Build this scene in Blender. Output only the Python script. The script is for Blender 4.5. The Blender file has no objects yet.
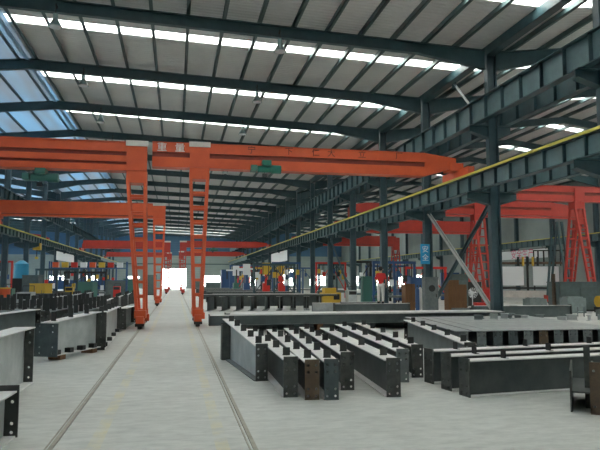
import bpy, bmesh, math, random
from mathutils import Vector, Matrix
random.seed(7)
SC = bpy.context.scene
COL = SC.collection
R = math.radians
# ------------------------------------------------------------------ camera
cam_d = bpy.data.cameras.new('camera'); cam = bpy.data.objects.new('camera', cam_d); COL.objects.link(cam)
cam_d.sensor_fit = 'HORIZONTAL'; cam_d.sensor_width = 36.0; cam_d.lens = 36.0 * 620.0 / 600.0
cam_d.clip_start = 0.05; cam_d.clip_end = 600
cam.location = (0, 0, 1.7)
cam.rotation_euler = (R(90 + 5.161), 0, R(-11.265))
SC.camera = cam
# ------------------------------------------------------------------ world, light, exposure
W = bpy.data.worlds.new('overcast_sky'); SC.world = W; W.use_nodes = True
wn = W.node_tree.nodes; wl = W.node_tree.links
bg = wn['Background']; bg.inputs['Color'].default_value = (1.0, 0.995, 0.965, 1); bg.inputs['Strength'].default_value = 9.0
SC.view_settings.view_transform = 'Standard'
try: SC.view_settings.look = 'None'
except Exception: pass
SC.view_settings.gamma = 1.0; SC.view_settings.use_curve_mapping = False
SC.view_settings.exposure = 0.40
SC.cycles.max_bounces = 8; SC.cycles.diffuse_bounces = 5; SC.cycles.transparent_max_bounces = 12
SC.cycles.use_denoising = True
SC.cycles.sample_clamp_indirect = 6.0

# ------------------------------------------------------------------ materials
def mat(name, col, rough=0.6, metal=0.0, var=0.0, vscale=3.0, col2=None, bump=0.0, spec=0.5, stretch=None):
    m = bpy.data.materials.new(name); m.use_nodes = True
    nt = m.node_tree; b = nt.nodes['Principled BSDF']
    b.inputs['Roughness'].default_value = rough; b.inputs['Metallic'].default_value = metal
    b.inputs['Specular IOR Level'].default_value = spec
    c = (*col, 1)
    if var > 0 or col2:
        tc = nt.nodes.new('ShaderNodeTexCoord'); no = nt.nodes.new('ShaderNodeTexNoise')
        mp = nt.nodes.new('ShaderNodeMapping'); nt.links.new(tc.outputs['Object'], mp.inputs[0])
        if stretch: mp.inputs['Scale'].default_value = stretch
        no.inputs['Scale'].default_value = vscale; no.inputs['Detail'].default_value = 6; no.inputs['Roughness'].default_value = 0.65
        nt.links.new(mp.outputs[0], no.inputs['Vector'])
        rp = nt.nodes.new('ShaderNodeValToRGB')
        d = col2 if col2 else tuple(max(0, x * (1 - var)) for x in col)
        e = col if col2 else tuple(min(1, x * (1 + var)) for x in col)
        rp.color_ramp.elements[0].position = 0.32; rp.color_ramp.elements[0].color = (*d, 1)
        rp.color_ramp.elements[1].position = 0.68; rp.color_ramp.elements[1].color = (*e, 1)
        nt.links.new(no.outputs['Fac'], rp.inputs[0]); nt.links.new(rp.outputs[0], b.inputs['Base Color'])
        if bump:
            bp = nt.nodes.new('ShaderNodeBump'); bp.inputs['Strength'].default_value = bump
            nt.links.new(no.outputs['Fac'], bp.inputs['Height']); nt.links.new(bp.outputs[0], b.inputs['Normal'])
    else:
        b.inputs['Base Color'].default_value = c
    return m

M = {}
M['teal'] = mat('dark_teal_paint', (0.038, 0.080, 0.092), 0.45, var=0.2, vscale=2)
M['teal_web'] = mat('grey_teal_girder_paint', (0.105, 0.175, 0.19), 0.45, var=0.15, vscale=1.5)
M['colm'] = mat('column_paint', (0.042, 0.082, 0.100), 0.45, var=0.2, vscale=2)
M['purlin'] = mat('purlin_paint', (0.085, 0.13, 0.135), 0.5)
M['orange'] = mat('orange_crane_paint', (0.72, 0.115, 0.035), 0.42, col2=(0.60, 0.085, 0.03), vscale=1.2)
M['orange_shaded'] = mat('rusty_shaded_orange', (0.30, 0.05, 0.03), 0.6, col2=(0.20, 0.04, 0.03), vscale=2)  # rusty brown-red, darkened to paint the shade between the girder bands
M['red'] = mat('red_crane_paint', (0.50, 0.045, 0.028), 0.45, col2=(0.40, 0.035, 0.025), vscale=1.5)
M['pale'] = mat('pale_plate', (0.62, 0.58, 0.54), 0.6, var=0.1)
M['yellow'] = mat('yellow_rail_paint', (0.62, 0.55, 0.10), 0.5)
M['hoist'] = mat('green_hoist_paint', (0.01, 0.16, 0.12), 0.4)
M['dark'] = mat('black_iron', (0.02, 0.022, 0.022), 0.5)
M['web'] = mat('dark_primer_web', (0.085, 0.10, 0.098), 0.45, col2=(0.045, 0.058, 0.058), vscale=3)
M['webgrey'] = mat('pale_grey_primer_web', (0.55, 0.57, 0.57), 0.5, col2=(0.38, 0.41, 0.415), vscale=2.5)
M['webmid'] = mat('mid_grey_primer_web', (0.15, 0.18, 0.18), 0.55, col2=(0.10, 0.125, 0.125), vscale=2.5)
M['dusty_lit'] = mat('dusty_lit_flange', (0.72, 0.70, 0.69), 0.5, col2=(0.58, 0.57, 0.56), vscale=4)  # pale dust with skylight reflection on flange tops put into the colour
M['rowtop'] = mat('grey_green_flange', (0.33, 0.345, 0.34), 0.5, col2=(0.22, 0.235, 0.235), vscale=2)
M['plate'] = mat('dark_end_plate', (0.085, 0.09, 0.08), 0.5, col2=(0.035, 0.04, 0.04), vscale=9)
M['rust'] = mat('rusty_end_plate', (0.13, 0.085, 0.05), 0.7, col2=(0.07, 0.05, 0.035), vscale=8)
M['greyplate'] = mat('grey_end_plate', (0.17, 0.19, 0.19), 0.6, col2=(0.11, 0.125, 0.13), vscale=6)
M['blueplate'] = mat('bluish_end_plate', (0.075, 0.10, 0.105), 0.5, col2=(0.045, 0.06, 0.065), vscale=6)
M['cleat'] = mat('cleat_steel', (0.035, 0.038, 0.038), 0.55)
M['rail'] = mat('rail_steel', (0.33, 0.30, 0.25), 0.5, col2=(0.22, 0.20, 0.16), vscale=4)
M['wall'] = mat('grey_green_wall_sheet', (0.30, 0.345, 0.335), 0.7, var=0.08, vscale=0.5)
M['white'] = mat('white_paint', (0.78, 0.80, 0.82), 0.5)
M['pinktxt'] = mat('pink_lettering', (0.72, 0.16, 0.28), 0.6)
M['blackink'] = mat('dark_lettering', (0.12, 0.03, 0.02), 0.6)
M['bluesign'] = mat('blue_sign_paint', (0.02, 0.32, 0.62), 0.4)
M['blue'] = mat('blue_machine_paint', (0.025, 0.08, 0.20), 0.4)
M['bluetarp'] = mat('light_blue_plastic', (0.04, 0.30, 0.48), 0.4)
M['green'] = mat('machine_green', (0.05, 0.16, 0.13), 0.45)
M['wood'] = mat('brown_timber', (0.20, 0.095, 0.035), 0.7, col2=(0.13, 0.06, 0.025), vscale=3, stretch=(8, 8, 0.6))
M['mustard'] = mat('mustard_paint', (0.60, 0.38, 0.04), 0.5)
M['redbox'] = mat('bright_red_paint', (0.62, 0.03, 0.02), 0.45)
M['concrete'] = mat('grey_concrete', (0.22, 0.26, 0.26), 0.8, var=0.15, vscale=5)
M['machine'] = mat('grey_green_machine', (0.085, 0.115, 0.115), 0.5, var=0.2)
M['skin'] = mat('skin', (0.55, 0.33, 0.24), 0.6)
M['hair'] = mat('black_hair', (0.012, 0.010, 0.010), 0.6)
M['redshirt'] = mat('red_cloth', (0.60, 0.03, 0.03), 0.85)
M['trousers'] = mat('pale_trousers', (0.62, 0.60, 0.58), 0.85)
M['lampshade'] = mat('aluminium_shade', (0.30, 0.42, 0.42), 0.35, metal=0.5)

def ribbed(name, col, axis, scale, col2=None, blend=0.0):
    """painted sheet with pressed ribs; the ribs are bump, the colour is plain"""
    m = mat(name, col, 0.6, col2=col2 or tuple(x * .85 for x in col), vscale=0.35)
    nt = m.node_tree; b = nt.nodes['Principled BSDF']
    tc = nt.nodes.new('ShaderNodeTexCoord'); wv = nt.nodes.new('ShaderNodeTexWave')
    wv.wave_type = 'BANDS'; wv.bands_direction = axis; wv.inputs['Scale'].default_value = scale
    nt.links.new(tc.outputs['Object'], wv.inputs['Vector'])
    bp = nt.nodes.new('ShaderNodeBump'); bp.inputs['Strength'].default_value = 0.5; bp.inputs['Distance'].default_value = 0.05
    nt.links.new(wv.outputs['Fac'], bp.inputs['Height']); nt.links.new(bp.outputs[0], b.inputs['Normal'])
    return m
M['roof'] = ribbed('grey_roof_sheet', (0.72, 0.71, 0.69), 'Y', 1.3, (0.60, 0.595, 0.58))
M['endwall'] = ribbed('pale_green_cladding', (0.30, 0.36, 0.345), 'Z', 0.6)

def blueroof():
    m = bpy.data.materials.new('blue_translucent_sheet'); m.use_nodes = True
    nt = m.node_tree; b = nt.nodes['Principled BSDF']; out = nt.nodes['Material Output']
    tc = nt.nodes.new('ShaderNodeTexCoord'); no = nt.nodes.new('ShaderNodeTexNoise'); no.inputs['Scale'].default_value = 0.7
    mp = nt.nodes.new('ShaderNodeMapping'); mp.inputs['Scale'].default_value = (1.0, 0.12, 1.0)
    nt.links.new(tc.outputs['Object'], mp.inputs[0]); nt.links.new(mp.outputs[0], no.inputs['Vector'])
    rp = nt.nodes.new('ShaderNodeValToRGB')
    rp.color_ramp.elements[0].position = .42; rp.color_ramp.elements[0].color = (0.40, 0.45, 0.50, 1)
    rp.color_ramp.elements[1].position = .58; rp.color_ramp.elements[1].color = (0.40, 0.57, 0.70, 1)
    nt.links.new(no.outputs['Fac'], rp.inputs[0]); nt.links.new(rp.outputs[0], b.inputs['Base Color'])
    tr = nt.nodes.new('ShaderNodeBsdfTranslucent'); nt.links.new(rp.outputs[0], tr.inputs['Color'])
    mx = nt.nodes.new('ShaderNodeMixShader'); mx.inputs[0].default_value = 0.30
    nt.links.new(b.outputs[0], mx.inputs[1]); nt.links.new(tr.outputs[0], mx.inputs[2]); nt.links.new(mx.outputs[0], out.inputs[0])
    return m
M['blueroof'] = blueroof()

def glazing(name, transp=0.75, col=(0.97, 1.0, 0.98)):
    m = bpy.data.materials.new(name); m.use_nodes = True
    nt = m.node_tree; nt.nodes.remove(nt.nodes['Principled BSDF']); out = nt.nodes['Material Output']
    t = nt.nodes.new('ShaderNodeBsdfTransparent'); t.inputs[0].default_value = (*col, 1)
    d = nt.nodes.new('ShaderNodeBsdfTranslucent'); d.inputs[0].default_value = (*[c * .9 for c in col], 1)
    mx = nt.nodes.new('ShaderNodeMixShader'); mx.inputs[0].default_value = 1 - transp
    nt.links.new(t.outputs[0], mx.inputs[1]); nt.links.new(d.outputs[0], mx.inputs[2]); nt.links.new(mx.outputs[0], out.inputs[0])
    return m
M['skylight'] = glazing('clear_corrugated_skylight', 0.7)
M['glass'] = glazing('window_pane_glass', 0.85)

def floor_mat():
    m = bpy.data.materials.new('worn_concrete_floor'); m.use_nodes = True
    nt = m.node_tree; b = nt.nodes['Principled BSDF']; N = nt.nodes.new; Lk = nt.links.new
    tc = N('ShaderNodeTexCoord')
    def noise(scale, sc=(1, 1, 1), det=6, rough=.6):
        mp = N('ShaderNodeMapping'); mp.inputs['Scale'].default_value = sc; Lk(tc.outputs['Object'], mp.inputs[0])
        n = N('ShaderNodeTexNoise'); n.inputs['Scale'].default_value = scale; n.inputs['Detail'].default_value = det; n.inputs['Roughness'].default_value = rough
        Lk(mp.outputs[0], n.inputs['Vector']); return n
    def ramp(n, a, ca, z, cz):
        r = N('ShaderNodeValToRGB'); r.color_ramp.elements[0].position = a; r.color_ramp.elements[0].color = (*ca, 1)
        r.color_ramp.elements[1].position = z; r.color_ramp.elements[1].color = (*cz, 1); Lk(n.outputs['Fac'], r.inputs[0]); return r
    big = ramp(noise(0.35), .35, (0.475, 0.475, 0.45), .65, (0.56, 0.56, 0.535))
    fine = ramp(noise(3.0, (1, 2.4, 1), 8, .7), .36, (0.78, 0.78, 0.79), .6, (1, 1, 1))
    mul = N('ShaderNodeMixRGB'); mul.blend_type = 'MULTIPLY'; mul.inputs[0].default_value = 1
    Lk(big.outputs[0], mul.inputs[1]); Lk(fine.outputs[0], mul.inputs[2])
    # worn yellow lane paint beside each crane rail
    sep = N('ShaderNodeSeparateXYZ'); Lk(tc.outputs['Object'], sep.inputs[0])
    def band(x0, w):
        s = N('ShaderNodeMath'); s.operation = 'SUBTRACT'; Lk(sep.outputs['X'], s.inputs[0]); s.inputs[1].default_value = x0
        a = N('ShaderNodeMath'); a.operation = 'ABSOLUTE'; Lk(s.outputs[0], a.inputs[0])
        l = N('ShaderNodeMath'); l.operation = 'LESS_THAN'; Lk(a.outputs[0], l.inputs[0]); l.inputs[1].default_value = w
        return l
    bsum = N('ShaderNodeMath'); bsum.operation = 'ADD'; Lk(band(-0.80, .07).outputs[0], bsum.inputs[0]); Lk(band(0.50, .07).outputs[0], bsum.inputs[1])
    wear = ramp(noise(2.2, (1, .8, 1), 8, .75), .42, (0, 0, 0), .66, (.7, .7, .7))
    mf = N('ShaderNodeMath'); mf.operation = 'MULTIPLY'; Lk(bsum.outputs[0], mf.inputs[0]); Lk(wear.outputs[0], mf.inputs[1])
    my = N('ShaderNodeMixRGB'); Lk(mf.outputs[0], my.inputs[0]); Lk(mul.outputs[0], my.inputs[1]); my.inputs[2].default_value = (0.60, 0.52, 0.28, 1)
    Lk(my.outputs[0], b.inputs['Base Color'])
    b.inputs['Roughness'].default_value = 0.55; b.inputs['Specular IOR Level'].default_value = 0.35
    bp = N('ShaderNodeBump'); bp.inputs['Strength'].default_value = .12; n2 = noise(6.0); Lk(n2.outputs['Fac'], bp.inputs['Height']); Lk(bp.outputs[0], b.inputs['Normal'])
    return m
M['floor'] = floor_mat()

# ------------------------------------------------------------------ mesh helpers
class MB:
    def __init__(s): s.v = []; s.f = []
    def box(s, x0, y0, z0, x1, y1, z1):
        n = len(s.v)
        s.v += [(x0,y0,z0),(x1,y0,z0),(x1,y1,z0),(x0,y1,z0),(x0,y0,z1),(x1,y0,z1),(x1,y1,z1),(x0,y1,z1)]
        s.f += [tuple(n+i for i in q) for q in ((0,3,2,1),(4,5,6,7),(0,1,5,4),(1,2,6,5),(2,3,7,6),(3,0,4,7))]
        return s
    def hexa(s, pts):           # 8 points, bottom ring then top ring
        n = len(s.v); s.v += [tuple(p) for p in pts]
        s.f += [tuple(n+i for i in q) for q in ((0,3,2,1),(4,5,6,7),(0,1,5,4),(1,2,6,5),(2,3,7,6),(3,0,4,7))]
        return s
    def bar(s, a, b, w, h, up=(0, 0, 1)):
        a = Vector(a); b = Vector(b); d = (b - a).normalized(); u = Vector(up)
        if abs(d.dot(u)) > .98: u = Vector((0, 1, 0))
        sd = d.cross(u).normalized(); u = sd.cross(d).normalized()
        p = lambda c, i, j: c + sd * (w / 2 * i) + u * (h / 2 * j)
        return s.hexa([p(a,-1,-1), p(a,1,-1), p(b,1,-1), p(b,-1,-1), p(a,-1,1), p(a,1,1), p(b,1,1), p(b,-1,1)])
    def cyl(s, a, b, r, r2=None, n=12, cap=True):
        r2 = r if r2 is None else r2
        a = Vector(a); b = Vector(b); d = (b - a).normalized(); u = Vector((0, 0, 1)) if abs(d.z) < .9 else Vector((1, 0, 0))
        e = d.cross(u).normalized(); g = d.cross(e).normalized(); k = len(s.v)
        for c, rr in ((a, r), (b, r2)):
            for i in range(n):
                t = 2 * math.pi * i / n; s.v.append(tuple(c + e * (rr * math.cos(t)) + g * (rr * math.sin(t))))
        for i in range(n):
            j = (i + 1) % n; s.f.append((k+i, k+j, k+n+j, k+n+i))
        if cap: s.f.append(tuple(k+i for i in range(n))[::-1]); s.f.append(tuple(k+n+i for i in range(n)))
        return s
    def build(s, name, m, parent=None, kind=None):
        me = bpy.data.meshes.new(name); me.from_pydata(s.v, [], s.f)
        bm = bmesh.new(); bm.from_mesh(me); bmesh.ops.recalc_face_normals(bm, faces=bm.faces); bm.to_mesh(me); bm.free()
        me.materials.append(m); o = bpy.data.objects.new(name, me); COL.objects.link(o)
        if parent: o.parent = parent
        if kind: o['kind'] = kind
        return o
def thing(name, label, cat, loc=(0, 0, 0), rz=0.0, group=None):
    o = bpy.data.objects.new(name, None); COL.objects.link(o); o.empty_display_size = .2
    o.location = loc; o.rotation_euler = (0, 0, rz); o['label'] = label; o['category'] = cat
    if group: o['group'] = group
    return o
def tag(o, label, cat, group=None):
    o['label'] = label; o['category'] = cat
    if group: o['group'] = group
    return o
def copy_tree(o, parent=None):
    c = o.copy(); COL.objects.link(c); c.parent = parent
    for ch in list(o.children): copy_tree(ch, c)
    return c
def box(name, m, x0, y0, z0, x1, y1, z1, parent=None, kind=None): return MB().box(x0, y0, z0, x1, y1, z1).build(name, m, parent, kind)
ORD = ['nearest', 'second', 'third', 'fourth', 'fifth', 'sixth', 'seventh', 'eighth', 'ninth', 'tenth', 'eleventh', 'twelfth', 'thirteenth', 'fourteenth', 'fifteenth', 'sixteenth', 'seventeenth', 'eighteenth', 'nineteenth', 'twentieth', 'twenty-first']
def nth(i, noun, frm='from the camera'): return ('nearest ' + noun) if i == 0 else f'{ORD[i]} {noun} {frm}'
def holed_plate(name, w, h, t, holes, r, m, parent, loc=(0, 0, 0), rz=0):
    """an upright steel plate in local XZ with real bolt holes (flat curve, filled and extruded)"""
    cu = bpy.data.curves.new(name, 'CURVE'); cu.dimensions = '2D'; cu.fill_mode = 'BOTH'; cu.extrude = t / 2
    def spl(pts):
        sp = cu.splines.new('POLY'); sp.points.add(len(pts) - 1)
        for p, q in zip(sp.points, pts): p.co = (q[0], q[1], 0, 1)
        sp.use_cyclic_u = True
    spl([(-w/2, 0), (w/2, 0), (w/2, h), (-w/2, h)])
    for hx, hz in holes: spl([(hx + r * math.cos(k * math.pi / 5), hz + r * math.sin(k * math.pi / 5)) for k in range(10)])
    tmp = bpy.data.objects.new('tmp', cu); COL.objects.link(tmp)
    me = bpy.data.meshes.new_from_object(tmp.evaluated_get(bpy.context.evaluated_depsgraph_get()))
    bpy.data.objects.remove(tmp); bpy.data.curves.remove(cu)
    me.name = name; me.transform(Matrix.Rotation(math.pi / 2, 4, 'X'))
    me.materials.clear(); me.materials.append(m)
    o = bpy.data.objects.new(name, me); COL.objects.link(o); o.parent = parent; o.location = loc; o.rotation_euler = (0, 0, rz)
    return o
def text(body, size, m, parent, loc, rot, name='lettering', ext=.004):
    cu = bpy.data.curves.new(name, 'FONT'); cu.body = body; cu.size = size; cu.extrude = ext; cu.align_x = 'CENTER'; cu.align_y = 'CENTER'
    tmp = bpy.data.objects.new('tmp', cu); COL.objects.link(tmp)
    me = bpy.data.meshes.new_from_object(tmp.evaluated_get(bpy.context.evaluated_depsgraph_get()))
    bpy.data.objects.remove(tmp); bpy.data.curves.remove(cu); me.name = name
    me.materials.clear(); me.materials.append(m)
    o = bpy.data.objects.new(name, me); COL.objects.link(o); o.parent = parent; o.location = loc; o.rotation_euler = rot
    return o

# ------------------------------------------------------------------ hall layout (metres; +Y runs down the aisle)
Y0, PITCH = 23.0, 6.85
FR = [Y0 + PITCH * k for k in range(-3, 17)]          # frame lines along the hall
YB, YE = -6.0, 142.0
XR, XL, XRR, XLL = 12.62, -12.75, 38.3, -39.2            # column rows and outer walls
RIDGE = -6.85
def zroof(x):                                           # underside of the roof sheet
    if x <= XL: return 11.58 + 0.06 * (XL - x)
    if x <= RIDGE: return 12.17 - 0.10 * (RIDGE - x)
    if x <= XR: return 12.17 - 0.038 * (x - RIDGE)
    if x <= 25.5: return 11.38 + 0.12 * (x - XR)
    return 11.38 + 0.12 * (25.5 - XR) - 0.12 * (x - 25.5)
SEG = [(XLL, XL), (XL, RIDGE), (RIDGE, XR), (XR, 25.5), (25.5, XRR)]
# floor
fl = MB().box(XLL - .3, YB - .3, -.25, XRR + .3, YE + .3, 0).build('floor', M['floor'], kind='structure')
# ceiling: sheets of every bay with a gap for the clear strip
lines = [YB] + FR + [YE]
SK0, SK1 = 2.35, 3.12                                    # clear strip inside the bay, from the nearer frame
strips = []
for sx, (xa, xb) in enumerate(SEG):
    mb = MB()
    xm = .5 * (xa + xb)
    def slab(mbb, ya, yb, t0=0.0, t1=.06):
        za, zb = zroof(xa + 1e-4) if xa in (XL, XR) else zroof(xa), zroof(xb)
        if xa == XR: za = zroof(XR + 1e-4)
        mbb.hexa([(xa,ya,za+t0),(xb,ya,zb+t0),(xb,yb,zb+t0),(xa,yb,za+t0),(xa,ya,za+t1),(xb,ya,zb+t1),(xb,yb,zb+t1),(xa,yb,za+t1)])
    for a, b in zip(lines[:-1], lines[1:]):
        bay = b - a
        skip = (sx == 1 and a < 40) or (sx == 0 and int(a / PITCH) % 2) or (sx in (3, 4) and a > 45 and int(a / PITCH) % 2)                      # blue slope: no clear strips in the near bays
        if bay < 4.5 or skip: slab(mb, a, b); continue
        slab(mb, a, a + SK0); slab(mb, a + SK1, b); strips.append((sx, xa, xb, a + SK0, a + SK1))
    mb.build('ceiling', M['blueroof'] if sx <= 1 else M['roof'], kind='structure')
for n, (sx, xa, xb, ya, yb) in enumerate(strips):
    za, zb = zroof(xa + 1e-4), zroof(xb)
    MB().hexa([(xa,ya,za+.02),(xb,ya,zb+.02),(xb,yb,zb+.02),(xa,yb,za+.02),(xa,ya,za+.03),(xb,ya,zb+.03),(xb,yb,zb+.03),(xa,yb,za+.03)]).build(f'window_{n+1}', M['skylight'], kind='structure')
NW = len(strips)
# walls
def wall_with_openings(name, plane, c, a0, a1, ztop, ops, m, t=.2):
    """plane 'X': wall at x=c running along y; ops = (a, b, z0, z1) sorted, not overlapping in a"""
    mb = MB()
    def b(p, q, z0, z1):
        if q - p < 1e-3 or z1 - z0 < 1e-3: return
        if plane == 'X': mb.box(c, p, z0, c + t, q, z1)
        else: mb.box(p, c, z0, q, c + t, z1)
    cur = a0
    for p, q, z0, z1 in ops:
        b(cur, p, 0, ztop); b(p, q, 0, z0); b(p, q, z1, ztop); cur = q
    b(cur, a1, 0, ztop)
    return mb.build(name, m, kind='structure')
def pane(plane, c, p, q, z0, z1, m=None, bars=3):
    global NW
    NW += 1; f = MB()
    def b(mb, a, bb, za, zb, t0, t1):
        if plane == 'X': mb.box(c + t0, a, za, c + t1, bb, zb)
        else: mb.box(a, c + t0, za, bb, c + t1, zb)
    for i in range(bars + 1):
        x = p + (q - p) * i / bars; b(f, max(p, x - .04), min(q, x + .04), z0, z1, .05, .11)
    b(f, p, q, z0, z0 + .06, .05, .11); b(f, p, q, z1 - .06, z1, .05, .11)
    o = f.build(f'window_{NW}', M['white'], kind='structure')
    g = MB(); b(g, p, q, z0, z1, .075, .085); g.build('pane', m or M['glass'], o)
endops = []
x = XLL + 2
cand = [(-34, -30, .6, 2.9), (-27, -23, .6, 2.9), (-20, -16, .6, 2.9), (-10.4, -8.0, .6, 2.8), (-3.3, 2.2, 0, 4.5), (5.5, 9.8, .5, 2.9),
        (16.5, 19.5, .6, 3.0), (23.6, 27.0, .6, 4.4), (30.6, 34.4, .6, 3.0)]
wall_with_openings('wall_far', 'Y', YE, XLL, XRR, 7.4, cand, M['endwall'])
M['blueclad'] = ribbed('deep_blue_cladding', (0.07, 0.17, 0.29), 'Z', 0.6)
box('wall_far_upper', M['blueclad'], XLL, YE, 7.4, XRR, YE + .2, 13.5, kind='structure')
for c in cand:
    if c[2] > 0: pane('Y', YE, *c)
wall_with_openings('wall_near', 'Y', YB - .2, XLL, XRR, 13.5, [], M['wall'])
M['wallblue'] = ribbed('blue_grey_side_cladding', (0.10, 0.16, 0.22), 'Z', 0.6)
sops = [(y + 1.0, y + PITCH - 1.0, 1.0, 2.7) for y in FR[1:-1]]
wall_with_openings('wall_left', 'X', XLL - .2, YB, YE, 13.5, sops, M['wallblue'])
wall_with_openings('wall_right', 'X', XRR, YB, YE, 13.5, [((y + 1.2, y + PITCH - 1.2, 9.0, 10.0) if y < 50 else (y + 1.2, y + PITCH - 1.2, .7, 2.7)) for y in FR[1:-1] if y < 50 or y > 90], M['wall'])
for s_ in sops: pane('X', XLL - .2, *s_)
for y in [q for q in FR[1:-1] if q < 50 or q > 90]: pane('X', XRR, y + 1.2, y + PITCH - 1.2, *((9.0, 10.0) if y < 50 else (.7, 2.7)))
# clear high band panes on the far wall
# door frame (open shutter)
df = MB().box(-3.4, YE - .06, 0, -3.3, YE + .25, 4.6).box(2.2, YE - .06, 0, 2.3, YE + .25, 4.6).box(-3.4, YE - .06, 4.5, 2.3, YE + .25, 4.65)
df.build('door_1', M['teal'], kind='structure')
# sill beams on the end wall
box('trim_1', M['teal'], XL + .5, YE - .12, 5.4, XR - .5, YE, 5.6, kind='structure')
# pale ground outdoors beyond the open door
box('ground_outside', M['concrete'], -30, YE + .3, -.3, 30, YE + 60, -.05, kind='structure')

# ------------------------------------------------------------------ roof frame
SIDE = ['left outer bay roof', 'blue left slope of the main roof', 'main roof right of the ridge', 'right hall roof']
def hall_of(x): return 'left hall' if x < XL else 'main hall' if x < XR else 'right hall'
def rafter(k, y, hall, xs, depths):
    """portal rafter in one hall: flanges and web following the roof, deeper over the columns"""
    lab = nth(k, f'dark teal roof rafter spanning the {hall}')
    t = thing('roof_rafter', lab, 'rafter', (xs[0], y, 0), 0, f'roof rafters of the {hall}')
    tf, bf, wb = MB(), MB(), MB()
    top = lambda x: zroof(x) - .22
    for (xa, da), (xb, db) in zip(zip(xs[:-1], depths[:-1]), zip(xs[1:], depths[1:])):
        za, zb = top(xa), top(xb); X = xs[0]
        def pr(mb, w, u0, u1, v0, v1):
            mb.hexa([(xa-X,-w,za+u0),(xb-X,-w,zb+v0),(xb-X,w,zb+v0),(xa-X,w,za+u0),(xa-X,-w,za+u1),(xb-X,-w,zb+v1),(xb-X,w,zb+v1),(xa-X,w,za+u1)])
        pr(tf, .11, -.02, 0, -.02, 0); pr(bf, .11, -da, -da + .02, -db, -db + .02); pr(wb, .012, -da + .02, -.02, -db + .02, -.02)
    tf.build('top_flange', M['teal'], t); bf.build('bottom_flange', M['teal'], t); wb.build('web', M['teal'], t)
    return t
GAP = .24
vis = FR[1:]
for k, y in enumerate(vis):
    rafter(k, y, 'main hall', [XL + GAP, XL + 3, RIDGE, XR - 3.2, XR - GAP], [.85, .5, .48, .46, .82])
    rafter(k, y, 'right hall', [XR + GAP, XR + 3, 25.5, XRR - 3, XRR - .05], [.82, .52, .42, .5, .8])
    rafter(k, y, 'left hall', [XLL + .05, XLL + 3, XL - 3, XL - GAP], [.8, .5, .5, .85])
# purlins: cold formed Z sections, each one runs the whole length of the building
def purlin(x, lab, grp):
    z = zroof(x)
    mb = MB().box(-.035, 0, z - .21, .0, YE - YB - .2, z - .01).box(-.035, 0, z - .21, .10, YE - YB - .2, z - .195)
    o = mb.build('roof_purlin', M['purlin'], None); o.location = (x, YB + .1, 0)
    tag(o, lab, 'purlin', grp)
n = 0; x = RIDGE + .30
while x < XR - .5:
    purlin(x, (f'{ORD[n]} grey purlin under the roof, counted rightwards from the ridge' if n else 'grey purlin under the roof just right of the ridge'), 'purlins right of the ridge'); n += 1; x += 1.36
n = 0; x = RIDGE - .5
while x > XL + .3:
    purlin(x, (f'{ORD[n]} purlin under the blue roof slope, counted leftwards from the ridge' if n else 'purlin under the blue roof slope closest to the ridge'), 'purlins of the blue slope'); n += 1; x -= 1.36
n = 0; x = XR + 1.0
while x < XRR - .5:
    purlin(x, (f'{ORD[n]} purlin of the right hall roof, counted from the tall columns' if n else 'purlin of the right hall roof closest to the tall columns'), 'purlins of the right hall'); n += 1; x += 1.5
n = 0; x = XL - 1.0
while x > XLL + 1:
    purlin(x, (f'{ORD[n]} purlin of the left hall roof, counted from the left columns' if n else 'purlin of the left hall roof closest to the left columns'), 'purlins of the left hall'); n += 1; x -= 2.0
# valley gutters over the column rows, ridge beam
for xx, nm in ((XR, 'right'), (XL, 'left')):
    zz = zroof(xx)
    g = MB().box(-.18, 0, zz - .42, .18, YE - YB - .2, zz - .40).box(-.18, 0, zz - .42, -.15, YE - YB - .2, zz - .03).box(.15, 0, zz - .42, .18, YE - YB - .2, zroof(xx + 1e-3) - .03)
    o = g.build('valley_gutter', M['teal'], None); o.location = (xx, YB + .1, 0); tag(o, f'dark teal valley gutter along the top of the {nm} column row', 'gutter')
# ridge: pale blue sheet strip with edges as seen
rb = MB().box(-.30, 0, 11.56, -.24, YE - YB - .2, 11.86).box(-.55, 0, 11.60, -.50, YE - YB - .2, 11.84).box(-.50, 0, 11.585, -.30, YE - YB - .2, 11.60)
rb = MB().box(-.18, 0, 11.88, -.12, YE - YB - .2, 12.08).box(-.12, 0, 11.88, .02, YE - YB - .2, 11.90)
o = rb.build('ridge_beam', M['bluesign'], None); o.location = (RIDGE, YB + .1, 0); tag(o, 'blue ridge channel running the length of the main roof', 'ridge beam')
o.data.materials[0] = mat('pale_blue_channel', (0.25, 0.42, 0.58), .4)

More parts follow.
